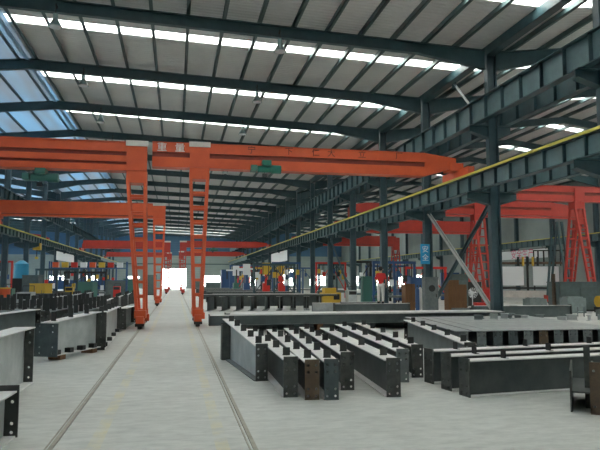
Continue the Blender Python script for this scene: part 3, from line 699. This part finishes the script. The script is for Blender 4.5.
# ------------------------------------------------------------------ banners and signs
def banner(label, x, ya, yb, z0, z1, m, face, txt=None, tm=None, size=.8):
    t = thing('banner', label, 'banner', (x, ya, z0))
    MB().box(-.015, 0, 0, .015, yb - ya, z1 - z0).build('board', M[m], t)
    MB().box(-.03, 0, z1 - z0, .03, yb - ya, z1 - z0 + .05).build('hanging_bar', M['dark'], t)
    for f in (.1, .9): MB().cyl((0, f*(yb-ya), z1 - z0 + .03), (0, f*(yb-ya), z1 - z0 + .36), .02, n=6).build('hanger', M['dark'], t)
    if txt: text(txt, size, M[tm], t, (face * .022, (yb - ya)/2, (z1-z0)/2), (math.pi/2, 0, -math.pi/2 if face < 0 else math.pi/2))
    return t
banner('plain white banner hung under the left runway girder', RUNL, 67, 78, 3.85, 4.75, 'white', 1)
banner('plain white banner hung under the right runway girder', RUNR, 66, 77.5, 3.90, 5.05, 'white', -1)
banner('white banner with pink lettering under the right outer wall runway', XRR - 1.22, 57.0, 66.5, 4.1, 5.05, 'white', -1, '安全生产', 'pinktxt', 1.15)
t = thing('hanging_sign', 'blue vertical sign with white characters on the second visible tall column', 'sign', (XR - .25, FR[4] - .5, 2.55))
MB().box(-.24, -.02, 0, .24, .02, 1.0).build('board', M['bluesign'], t); MB().box(-.03, .02, .4, .03, .28, .46).build('bracket', M['dark'], t)
for k, ch in enumerate('安全'): text(ch, .36, M['white'], t, (0, -.03, .72 - .42 * k), (math.pi/2, 0, 0))
t.location.x = XR - .36

# ------------------------------------------------------------------ machines and clutter between the columns
def cabinet(label, x, y, w, d, h, m, rz=0, cat='cabinet', z=0, grp=None, name='electrical_cabinet'):
    t = thing(name, label, cat, (x, y, z), rz, grp)
    MB().box(-w/2, -d/2, .08, w/2, d/2, h).box(-w/2 - .02, -d/2 - .02, h, w/2 + .02, d/2 + .02, h + .04).build('body', M[m], t)
    MB().box(-w/2 + .03, -d/2 + .03, 0, w/2 - .03, d/2 - .03, .08).build('plinth', M['dark'], t)
    dr = MB().box(-w/2 + .04, -d/2 - .02, .14, w/2 - .04, -d/2, h - .05).build('door', M[m], t)
    MB().box(w/2 - .12, -d/2 - .05, h*.5, w/2 - .09, -d/2 - .02, h*.5 + .15).build('handle', M['dark'], dr)
    return t
def welder(label, x, y, m, h=.75, grp=None):
    t = thing('welding_machine', label, 'welding machine', (x, y, 0), 0, grp)
    MB().box(-.28, -.4, .14, .28, .4, h).build('body', M[m], t)
    MB().box(-.25, -.415, h - .28, .25, -.40, h - .06).build('control_panel', M['dark'], t)
    MB().cyl((-.3, -.28, .11), (-.24, -.28, .11), .11, n=12).build('wheel', M['dark'], t)
    for sx, sy in ((.24, -.28), (-.3, .28), (.24, .28)): MB().cyl((sx, sy, .11), (sx + .06, sy, .11), .11, n=12).build('wheel', M['dark'], t)
    MB().cyl((-.22, .36, h), (-.22, .42, h + .25), .015, n=6).cyl((.22, .36, h), (.22, .42, h + .25), .015, n=6).cyl((-.22, .42, h + .25), (.22, .42, h + .25), .015, n=6).build('handle', M['dark'], t)
    return t
def bottle(label, x, y, m, grp=None):
    t = thing('gas_cylinder', label, 'gas cylinder', (x, y, 0), 0, grp)
    MB().cyl((0, 0, 0), (0, 0, 1.2), .115, n=16).cyl((0, 0, 1.2), (0, 0, 1.34), .115, .045, n=16).build('tank', M[m], t)
    MB().cyl((0, 0, 1.34), (0, 0, 1.46), .035, n=10).build('valve', M['dark'], t)
    return t
def mast_machine(label, x, y, mtop, mbase, h=3.4, grp=None):
    t = thing('welding_mast', label, 'machine', (x, y, 0), 0, grp)
    MB().box(-.5, -.6, 0, .5, .6, .25).box(-.32, -.35, .25, .32, .35, 1.5).build('base', M[mbase], t)
    MB().box(-.13, -.13, 1.5, .13, .13, h - .3).build('mast', M[mbase], t)
    MB().box(-.34, -.3, h - 1.1, .34, .3, h).build('carriage', M[mtop], t)
    MB().bar((-1.1, 0, h - .5), (1.1, 0, h - .5), .14, .16).build('boom', M[mtop], t)
    MB().cyl((-1.0, 0, h - .55), (-1.0, 0, h - 1.5), .06, n=8).build('torch', M['dark'], t)
    return t
# group below the right runway
mast_machine('yellow-headed welding mast on a red base under the right runway', 8.3, 58, 'mustard', 'redbox')
mast_machine('second yellow-headed mast with a red base, right of the first', 10.2, 60.5, 'mustard', 'redbox')
mast_machine('white-headed mast with blue base left of the yellow ones', 6.9, 62, 'white', 'blue')
mast_machine('pale mast with dark green base in the far right yard', 6.6, 70, 'white', 'green')
cabinet('tall blue cabinet at the far end of the right runway', 7.2, 85, 2.4, 1.2, 3.2, 'blue')
cabinet('white locker behind the far masts under the right runway', 9.4, 69.6, .9, .7, 2.4, 'white')
mb_ = thing('cutting_machine', 'yellow cutting machine at the foot of the dark leaning brace', 'machine', (9.9, 39.6, 0))
MB().box(-.6, -.5, .15, .6, .5, .95).box(-.45, -.4, .95, .30, .4, 1.25).build('body', M['mustard'], mb_); MB().box(.1, -.52, .5, .5, -.5, .85).build('control_panel', M['dark'], mb_)
for sx in (-1, 1):
    for sy in (-1, 1): MB().cyl((sx*.45, sy*.42 - .04, .13), (sx*.45, sy*.42 + .04, .13), .13, n=12).build('wheel', M['dark'], mb_)
for i, (x, y, m, w) in enumerate([(11.2, 39.2, 'webgrey', 'grey'), (15.2, 46, 'green', 'green'), (17.5, 47, 'blue', 'blue'), (14.2, 56, 'redbox', 'red'), (19.5, 50, 'white', 'white')]):
    welder(f'{w} welding machine on wheels among the right-hand columns', x, y, m, 1.1)
# gas cylinders by third column
for i, (x, y, m, w) in enumerate([(13.55, 34.6, 'redbox', 'red'), (13.85, 34.4, 'blue', 'blue'), (14.15, 34.7, 'pale', 'pale')]):
    bottle(f'{w} gas cylinder standing behind the third tall column', x, y, m)
# brown boards, cabinet, fan
def boards(label, x, y, w, h, n=4, rz=0):
    t = thing('timber_crate', label, 'crate', (x, y, 0), rz)
    b = MB()
    for i in range(n): b.box(-w/2 + i*w/n + .008, -.03, .1, -w/2 + (i+1)*w/n - .008, .0, h)
    b.build('front_boards', M['wood'], t)
    MB().box(-w/2, 0, .1, w/2, .55, h - .03).build('case', M['wood'], t)
    MB().box(-w/2, -.04, 0, -w/2 + .1, .6, .1).box(w/2 - .1, -.04, 0, w/2, .6, .1).build('skid', M['wood'], t)
    MB().box(-w/2, -.05, h*.3, w/2, -.03, h*.3 + .09).build('batten', M['wood'], t); MB().box(-w/2, -.05, h*.8, w/2, -.03, h*.8 + .09).build('batten', M['wood'], t)
boards('tall brown timber crate to the left of the pedestal fan', 14.95, 31.9, .62, 1.75)
boards('dark brown timber crate just right of the taller one, behind the fan', 15.9, 33.2, .9, 1.5)
boards('brown timber crate beside the second visible tall column, left of the grey cabinet', 12.35, 31.7, .55, 1.55)
c = cabinet('grey electrical cabinet with a round dial at the foot of the dark brace', 12.0, 28.2, .66, .4, 1.85, 'greyplate')
MB().cyl((.0, -.25, 1.35), (0, -.22, 1.35), .16, n=18).build('dial', M['dark'], c)
t = thing('pedestal_fan', 'white pedestal fan in front of the dark crate', 'fan', (15.6, 31.0, 0))
MB().cyl((0, 0, 0), (0, 0, .05), .28, n=20).build('base', M['white'], t); MB().cyl((0, 0, .05), (0, 0, 1.0), .025, n=10).build('pole', M['white'], t)
MB().cyl((0, .02, 1.06), (0, .2, 1.06), .1, n=14).build('motor', M['white'], t)
gb = MB()
for rr in (.12, .20, .27):
    for k in range(20):
        a0, a1 = 2*math.pi*k/20, 2*math.pi*(k+1)/20
        gb.bar((rr*math.cos(a0), -.06, 1.06 + rr*math.sin(a0)), (rr*math.cos(a1), -.06, 1.06 + rr*math.sin(a1)), .014, .014)
for k in range(12):
    a0 = 2*math.pi*k/12; gb.bar((0, -.07, 1.06), (.27*math.cos(a0), -.06, 1.06 + .27*math.sin(a0)), .01, .01); gb.bar((.27*math.cos(a0), -.06, 1.06 + .27*math.sin(a0)), (.2*math.cos(a0), .06, 1.06 + .2*math.sin(a0)), .01, .01)
gb.build('guard', M['white'], t)
for k in range(3):
    a0 = 2*math.pi*k/3; fb = MB().hexa([(0,-.01,1.03),(.03,.01,1.03),(.22*math.cos(a0)+.05,.02,1.06+.22*math.sin(a0)),(.22*math.cos(a0)-.05,-.02,1.06+.22*math.sin(a0)),(0,0,1.09),(.03,.015,1.09),(.22*math.cos(a0+.35)+.03,.03,1.06+.22*math.sin(a0+.35)),(.22*math.cos(a0+.35)-.03,-.01,1.06+.22*math.sin(a0+.35))])
    fb.build('blade', M['white'], t)
o = thing('tool_box', 'red tool box on the floor right of the pedestal fan', 'tool box', (16.35, 31.5, 0)); MB().box(-.35, -.2, 0, .35, .2, .45).build('body', M['redbox'], o); MB().box(-.36, -.21, .45, .36, .21, .53).build('lid', M['redbox'], o); MB().box(-.15, -.02, .53, .15, .02, .58).build('handle', M['dark'], o)
# right hall work area
t = thing('storage_rack', 'dark steel storage frame with white boards against the right hall wall', 'rack', (31.0, 50.5, 0), -.35)
for sx in (-3.3, -.2, 2.9): MB().box(sx - .09, -.09, 0, sx + .09, .09, 3.9).build('post', M['dark'], t)
MB().box(-3.3, -.07, 3.2, 2.9, .07, 3.4).build('cross_beam', M['rust'], t); MB().box(-3.3, -.07, 1.0, 2.9, .07, 1.15).build('cross_beam', M['dark'], t)
MB().box(-3.1, .1, 1.3, -.5, .14, 3.0).build('white_board', M['white'], t); MB().box(.3, .1, 1.3, 2.5, .14, 3.0).build('white_board', M['white'], t)
MB().box(-3.2, -.15, .25, 2.9, .1, .85).build('long_panel', M['pale'], t)
for k in range(5): MB().cyl((-1.0 + .42*k, -.15, 3.05), (-1.0 + .42*k, -.15, 3.85), .10, n=8).build('hook', M['mustard' if k % 2 else 'dark'], t)
t = thing('hanging_rack', 'dark rack of hanging slings right of the storage frame', 'rack', (34.3, 52.5, 0), -.35)
for sx in (-1.4, 1.4): MB().box(sx - .05, -.05, 0, sx + .05, .05, 4.6).build('post', M['dark'], t)
MB().box(-1.4, -.05, 4.5, 1.4, .05, 4.6).build('cross_beam', M['dark'], t)
for k in range(5): MB().cyl((-1.0 + .5*k, 0, 4.5), (-1.0 + .5*k, 0, 3.1), .07, n=8).build('sling', M['dark'], t)
t = thing('machine_housing', 'large grey-green machine housing below the right hall crane legs', 'machine', (22.6, 31.9, 0), -.1)
MB().box(-1.4, -.6, .1, 1.6, .8, 1.6).build('body', M['machine'], t); MB().box(-1.45, -.65, 1.6, 1.65, .85, 1.66).build('lid', M['machine'], t); MB().box(-1.3, -.5, 0, 1.5, .7, .1).build('plinth', M['dark'], t)
MB().box(-1.52, -.1, 0, -1.4, .1, 2.1).build('post', M['rust'], t)
MB().box(-.2, -.64, .3, 1.3, -.6, 1.4).build('door', M['machine'], t)
for lab, x, y, w, h in (('grey concrete block left of the machine housing', 18.9, 30.4, 1.0, .75), ('grey concrete block right in front of the machine housing', 20.9, 30.0, 1.1, .8)):
    o = MB().box(-w/2, -.35, 0, w/2, .35, h).box(-w/2 + .1, -.25, h, w/2 - .1, .25, h + .06).build('concrete_block', M['concrete']); o.location = (x, y, 0); tag(o, lab, 'block')
t = thing('hand_pump', 'mustard yellow pump at the right edge in front of the machine housing', 'pump', (22.7, 30.0, 0)); MB().box(-.35, -.25, 0, .35, .25, .3).build('base', M['dark'], t); MB().cyl((-.3, 0, .6), (.3, 0, .6), .3, n=16).build('motor', M['mustard'], t); MB().box(-.2, -.2, .3, .2, .2, .5).build('saddle', M['mustard'], t)
# rubble-like scrap on the flat beams' far end : short offcuts, each its own thing
for i in range(16):
    x = (13.3 + .72 * (i % 8) if i < 8 else 9.5 + .27 * (i % 8)) + random.uniform(-.08, .08); y = (24.4 if i < 8 else 18.9) + random.uniform(-.4, .4)
    zz = 0 if i < 8 else .472
    w, d, h = random.uniform(.18, .26) * (2 if i < 8 else 1), random.uniform(.15, .3), random.uniform(.08, .16) * (2 if i < 8 else 1)
    o = MB().box(-w/2, -d/2, 0, w/2, d/2, .02).box(-w/2, -.01, .02, w/2, .01, h).box(-w/2, -d/2, h, w/2, d/2, h + .02).build('beam_offcut', M[random.choice(['webgrey', 'greyplate', 'concrete', 'webgrey'])])
    o.location = (x, y, zz); o.rotation_euler = (0, 0, random.uniform(-1, 1)); tag(o, f'{["leftmost","second","third","fourth","fifth","sixth","seventh","rightmost"][i%8]} small steel offcut {"on the floor beyond" if i<8 else "lying on top of"} the flat-topped beams', 'offcut', 'steel offcuts beyond the flat-topped beams')
# left clutter
t = thing('storage_rack', 'blue storage rack with small orange parts left of the aisle, far down', 'rack', (-8.4, 64, 0))
for sx in (-3.6, 0, 3.6):
    for sy in (-.5, .5): MB().box(sx - .06, sy - .06, 0, sx + .06, sy + .06, 3.6).build('post', M['blue'], t)
for z in (.5, 1.7, 2.9): MB().box(-3.6, -.5, z, 3.6, .5, z + .08).build('shelf', M['blue'], t)
MB().box(-3.6, -.55, .9, 3.6, -.5, 1.7).build('front_panel', M['blue'], t)
for k in range(8):
    o = MB().box(-.28, -.3, 0, .28, .3, .45).box(-.3, -.32, .45, .3, .32, .5).build('parts_bin', M[['orange', 'mustard', 'redbox', 'white'][k % 4]]); o.location = (-11.5 + .86 * k, 64, 3.02)
    tag(o, f'{["leftmost","second","third","fourth","fifth","sixth","seventh","rightmost"][k]} {["orange","yellow","red","white"][k%4]} parts bin on top of the blue rack', 'bin', 'parts bins on the blue rack')
t = thing('water_tank', 'light blue plastic tank on a stand beside the left columns', 'tank', (-11.5, 50.3, 0))
MB().box(-.5, -.5, 0, .5, .5, 1.9).build('stand', M['dark'], t); MB().cyl((0, 0, 1.9), (0, 0, 3.0), .52, n=20).cyl((0, 0, 3.0), (0, 0, 3.25), .52, .15, n=20).build('tank', M['bluetarp'], t)
t = thing('chain_hoist', 'yellow chain hoist under the left runway girder', 'hoist', (RUNL, 58, 5.02)); MB().box(-.3, -.35, -.6, .3, .35, 0).build('body', M['mustard'], t); MB().cyl((0, -.1, -.6), (0, -.1, -1.2), .04, n=8).build('chain', M['dark'], t); MB().box(-.12, -.2, -1.4, .12, 0, -1.2).build('hook', M['mustard'], t)
t = thing('drum', 'orange drum on the beams at the left edge', 'drum', (-8.9, 34.9, 0)); MB().cyl((0, 0, 0), (0, 0, 1.3), .42, n=20).build('body', M['orange'], t); MB().cyl((0, 0, 1.3), (0, 0, 1.36), .44, n=20).build('lid', M['mustard'], t)
for i, (x, y, m, w) in enumerate([(-6.0, 27.2, 'webgrey', 'grey'), (-11.0, 44, 'blue', 'blue'), (-9.7, 39.5, 'green', 'green'), (-4.9, 55, 'redbox', 'red'), (-8.0, 50.5, 'mustard', 'yellow')]):
    welder(f'{w} welding machine on wheels among the stored beams on the left', x, y, m, 1.25)
cabinet('dark cabinet beside the left crane rail near the third crane', -3.0, 78, 1.4, 1.0, 2.4, 'machine')
cabinet('dark machine cabinet by the far wall right of the door', 4.6, 132, 2.2, 1.2, 1.9, 'machine')
cabinet('low dark cabinet by the far wall under the window', 7.6, 132, 3.0, 1.2, 1.4, 'machine')

# assembly jigs, lockers, stacked plate and hanging slings further down both side bays
def jig(label, x, y, w, h, m, hooks, grp, rz=0):
    t = thing('assembly_jig', label, 'jig', (x, y, 0), rz, grp)
    for sx in (-w/2, 0, w/2): MB().box(sx - .08, -.08, 0, sx + .08, .08, h).build('post', M[m], t)
    MB().box(-w/2 - .1, -.1, h, w/2 + .1, .1, h + .18).build('cross_beam', M[m], t)
    MB().box(-w/2, -.5, .55, w/2, .5, .7).build('work_table', M['webmid'], t)
    MB().bar((-w/2, 0, .7), (0, 0, h), .07, .07).build('diagonal', M[m], t); MB().bar((w/2, 0, .7), (0, 0, h), .07, .07).build('diagonal', M[m], t)
    for k in range(hooks):
        xx = -w/2 + (k + .5) * w / hooks
        q = MB().cyl((xx, -.12, h), (xx, -.12, h - .5 - .3 * (k % 3)), .035, n=6).build('sling', M['dark'], t)
        o = MB().box(xx - .14, -.2, h - .95 - .3 * (k % 3), xx + .14, -.04, h - .5 - .3 * (k % 3)).build('clamp', M[['mustard', 'redbox', 'white', 'blue', 'dark'][(k + int(x)) % 5]], q)
    return t
rr = random.Random(11)
cn = {'blue': 'blue', 'redbox': 'red', 'green': 'green', 'mustard': 'yellow', 'machine': 'grey-green', 'dark': 'black', 'white': 'white', 'teal': 'teal'}
for i, (x, y, w, h, m) in enumerate([(15.0, 41.5, 3.0, 2.9, 'blue'), (18.6, 44.5, 3.2, 2.6, 'redbox'), (16.0, 50.0, 3.4, 3.2, 'dark'), (19.5, 56.0, 4.0, 3.0, 'blue'), (15.2, 60.5, 3.0, 3.4, 'redbox'), (17.5, 67.0, 4.0, 3.4, 'teal'), (15.5, 76.0, 4.0, 3.2, 'blue')]):
    jig(f'{cn[m]} assembly jig with hanging clamps, {ORD[i]} down the right hall side of the tall columns', x, y, w, h, m, 6, 'assembly jigs down the right hall')
for i, (x, y, w, h, m) in enumerate([(7.6, 48.6, 3.2, 2.9, 'teal'), (9.6, 54.5, 2.4, 3.2, 'blue'), (8.8, 65.0, 3.4, 3.4, 'dark'), (8.0, 74.0, 3.4, 3.4, 'blue'), (9.3, 80.0, 3.0, 3.4, 'redbox')]):
    jig(f'{cn[m]} assembly jig, {ORD[i]} under the right runway behind the crosswise beams', x, y, w, h, m, 7, 'assembly jigs under the right runway')
for i, (x, y, w, h, m) in enumerate([(-16.5, 40.0, 3.6, 3.0, 'redbox'), (-17.0, 47.0, 3.6, 3.2, 'blue'), (-16.0, 54.0, 3.6, 3.0, 'dark'), (-10.2, 57.5, 3.4, 2.6, 'teal'), (-9.6, 72.5, 4.0, 3.2, 'dark'), (-9.0, 77.0, 4.0, 3.2, 'blue'), (-17.0, 62.0, 4.0, 3.4, 'redbox'), (-8.2, 60.2, 3.6, 2.4, 'dark')]):
    jig(f'{cn[m]} assembly jig with clamps, {ORD[i]} along the left column row', x, y, w, h, m, 6, 'assembly jigs along the left columns')
for i, (x, y, w, d, h, m) in enumerate([(15.0, 37.5, .9, .6, 1.9, 'blue'), (16.4, 38.6, .8, .6, 1.5, 'redbox'), (17.8, 37.4, 1.2, .7, 1.7, 'machine'), (13.9, 44.0, 1.0, .7, 2.0, 'green'), (20.0, 40.0, 1.2, .8, 1.6, 'dark'), (22.0, 46.0, 1.6, .8, 2.2, 'machine'), (24.0, 52.0, 1.6, .8, 2.4, 'blue'), (18.2, 33.6, .8, .6, 1.2, 'redbox')]):
    cabinet(f'{cn[m]} machine cabinet, {ORD[i]} among the jigs of the right hall', x, y, w, d, h, m, rr.uniform(-.5, .5), grp='machine cabinets of the right hall')
for i, (x, y, w, d, h, m) in enumerate([(-12.0, 36.0, 1.0, .7, 1.9, 'machine'), (-11.4, 41.2, .9, .7, 1.8, 'blue'), (-9.0, 45.0, 1.2, .8, 1.5, 'mustard'), (-10.4, 49.0, 1.2, .8, 2.1, 'machine'), (-7.4, 55.8, 1.4, .8, 1.6, 'green'), (-5.4, 59.0, 1.6, .9, 1.7, 'machine'), (-4.6, 67.0, 1.6, .9, 1.9, 'green')]):
    cabinet(f'{cn[m]} machine cabinet, {ORD[i]} down the left side behind the beams', x, y, w, d, h, m, rr.uniform(-.5, .5), grp='machine cabinets down the left side')
for i in range(14):
    x = 13.6 + .62 * i + rr.uniform(-.1, .1); y = 26.0 + rr.uniform(-.3, .5) + (.9 if i % 2 else 0)
    if 13.4 < x < 18.7: y += 1.6
    w, d, h = rr.uniform(.4, .8), rr.uniform(.3, .5), rr.uniform(.25, .5)
    o = MB().box(-w/2, -d/2, 0, w/2, -d/2 + .02, h).box(-w/2, d/2 - .02, 0, w/2, d/2, h).box(-w/2, -d/2 + .02, h*.45, w/2, d/2 - .02, h*.45 + .02).build('steel_bracket', M[rr.choice(['webmid', 'greyplate', 'concrete', 'web'])])
    o.location = (x, y, 0); o.rotation_euler = (0, 0, rr.uniform(-1, 1)); tag(o, f'{ORD[i] if i else "leftmost"} grey steel bracket of the loose row before the machine housing' + (', counted from the left' if i else ''), 'bracket', 'loose brackets before the machine housing')

# ------------------------------------------------------------------ worker standing among the beams
def person():
    P = {'pelvis': (0, 0, .93), 'waist': (0, 0, 1.08), 'chest': (0, .01, 1.28), 'neck': (0, 0, 1.46), 'headb': (0, -.01, 1.54), 'head': (0, -.02, 1.64),
         'hl': (-.09, 0, .88), 'kl': (-.10, -.02, .48), 'al': (-.10, .02, .09), 'tl': (-.11, -.13, .04),
         'hr': (.09, 0, .88), 'kr': (.11, -.03, .48), 'ar': (.12, .0, .09), 'tr': (.13, -.15, .04),
         'sl': (-.18, 0, 1.40), 'el': (-.25, .02, 1.13), 'wl': (-.24, -.10, .90), 'sr': (.18, 0, 1.40), 'er': (.26, .02, 1.14), 'wr': (.20, -.12, .95)}
    RAD = {'pelvis': .135, 'waist': .12, 'chest': .145, 'neck': .055, 'headb': .07, 'head': .095, 'h': .085, 'k': .06, 'a': .045, 't': .035, 's': .06, 'e': .043, 'w': .03}
    E_ = [('pelvis','waist'),('waist','chest'),('chest','neck'),('neck','headb'),('headb','head'),('pelvis','hl'),('hl','kl'),('kl','al'),('al','tl'),('pelvis','hr'),('hr','kr'),('kr','ar'),('ar','tr'),
          ('chest','sl'),('sl','el'),('el','wl'),('chest','sr'),('sr','er'),('er','wr')]
    def skin(names, edges, name, m, grow, extra=None):
        idx = {k: i for i, k in enumerate(names)}
        me = bpy.data.meshes.new(name); me.from_pydata([P[k] for k in names], [(idx[a], idx[b]) for a, b in edges], [])
        o = bpy.data.objects.new(name, me); COL.objects.link(o)
        md = o.modifiers.new('skin', 'SKIN'); me.skin_vertices[0].data[0].use_root = True
        for k in names:
            r = RAD.get(k, RAD.get(k[0], .05)) + grow
            me.skin_vertices[0].data[idx[k]].radius = (r, r * (.75 if k in ('chest', 'waist', 'pelvis') else 1))
        sb = o.modifiers.new('sub', 'SUBSURF'); sb.levels = 2; sb.render_levels = 2
        me2 = bpy.data.meshes.new_from_object(o.evaluated_get(bpy.context.evaluated_depsgraph_get())); bpy.data.objects.remove(o)
        me2.materials.clear(); me2.materials.append(m); o = bpy.data.objects.new(name, me2); COL.objects.link(o); return o
    # hands with five fingers
    for s, w in (('l', 'wl'), ('r', 'wr')):
        b = Vector(P[w]); sg = -1 if s == 'l' else 1
        P['m' + s] = tuple(b + Vector((0, -.02, -.07))); RAD['m'] = .028; E_.append((w, 'm' + s))
        for i in range(4):
            off = (i - 1.5) * .02
            P[f'f{i}{s}'] = tuple(b + Vector((0, -.02 + off, -.13))); P[f'g{i}{s}'] = tuple(b + Vector((-sg*.015, -.03 + off, -.165 + .008*abs(i - 1.5))))
            E_.append(('m' + s, f'f{i}{s}')); E_.append((f'f{i}{s}', f'g{i}{s}'))
        P['u' + s] = tuple(b + Vector((-sg*.01, -.06, -.07))); P['v' + s] = tuple(b + Vector((-sg*.015, -.075, -.105))); E_.append(('m' + s, 'u' + s)); E_.append(('u' + s, 'v' + s))
    RAD['f'] = .009; RAD['g'] = .008; RAD['u'] = .010; RAD['v'] = .009
    root = thing('person', 'person in a red top and pale trousers standing on beams between the columns', 'person', (0, 0, 0))
    body = skin(list(P), E_, 'body', M['skin'], 0); body.parent = root
    sh = skin(['waist', 'chest', 'sl', 'el', 'sr', 'er', 'neck', 'pelvis'], [('waist','chest'),('chest','sl'),('sl','el'),('chest','sr'),('sr','er'),('pelvis','waist')] , 'shirt', M['redshirt'], .02) if False else None
    P['necklow'] = (0, 0, 1.40); RAD['necklow'] = .075
    sh = skin(['waist', 'chest', 'sl', 'el', 'sr', 'er', 'necklow', 'pelvis'], [('pelvis','waist'),('waist','chest'),('chest','necklow'),('chest','sl'),('sl','el'),('chest','sr'),('sr','er')], 'shirt', M['redshirt'], .022); sh.parent = root
    tr = skin(['pelvis', 'hl', 'kl', 'al', 'hr', 'kr', 'ar'], [('pelvis','hl'),('hl','kl'),('kl','al'),('pelvis','hr'),('hr','kr'),('kr','ar')], 'trousers', M['trousers'], .018); tr.parent = root
    bm = bmesh.new(); bmesh.ops.create_uvsphere(bm, u_segments=16, v_segments=10, radius=.112)
    for v in list(bm.verts):
        if v.co.z < -.03 and v.co.y < .02: v.co *= .8
    me = bpy.data.meshes.new('hair'); bm.to_mesh(me); bm.free(); me.materials.append(M['hair']); hr = bpy.data.objects.new('hair', me); COL.objects.link(hr); hr.parent = root; hr.location = (0, .012, 1.675)
    fc = MB().box(-.012, -.135, 1.60, .012, -.10, 1.64).build('nose', M['skin'], root)
    for s in (-1, 1):
        MB().cyl((s*.035, -.118, 1.655), (s*.035, -.105, 1.655), .010, n=8).build('eye', M['dark'], root)
        MB().box(s*.11 - .012, -.02, 1.60, s*.11 + .012, .02, 1.66).build('ear', M['skin'], root)
        x, y = P['a' + ('l' if s < 0 else 'r')][:2]; MB().box(x - .05, y - .2, 0, x + .05, y + .07, .09).build('shoe', M['dark'], root)
    MB().box(-.025, -.118, 1.575, .025, -.108, 1.583).build('mouth', mat('lips', (.35, .12, .1)), root)
    return root
p = person(); p.location = (9.75, 28.87, .62); p.rotation_euler = (0, 0, 2.6)
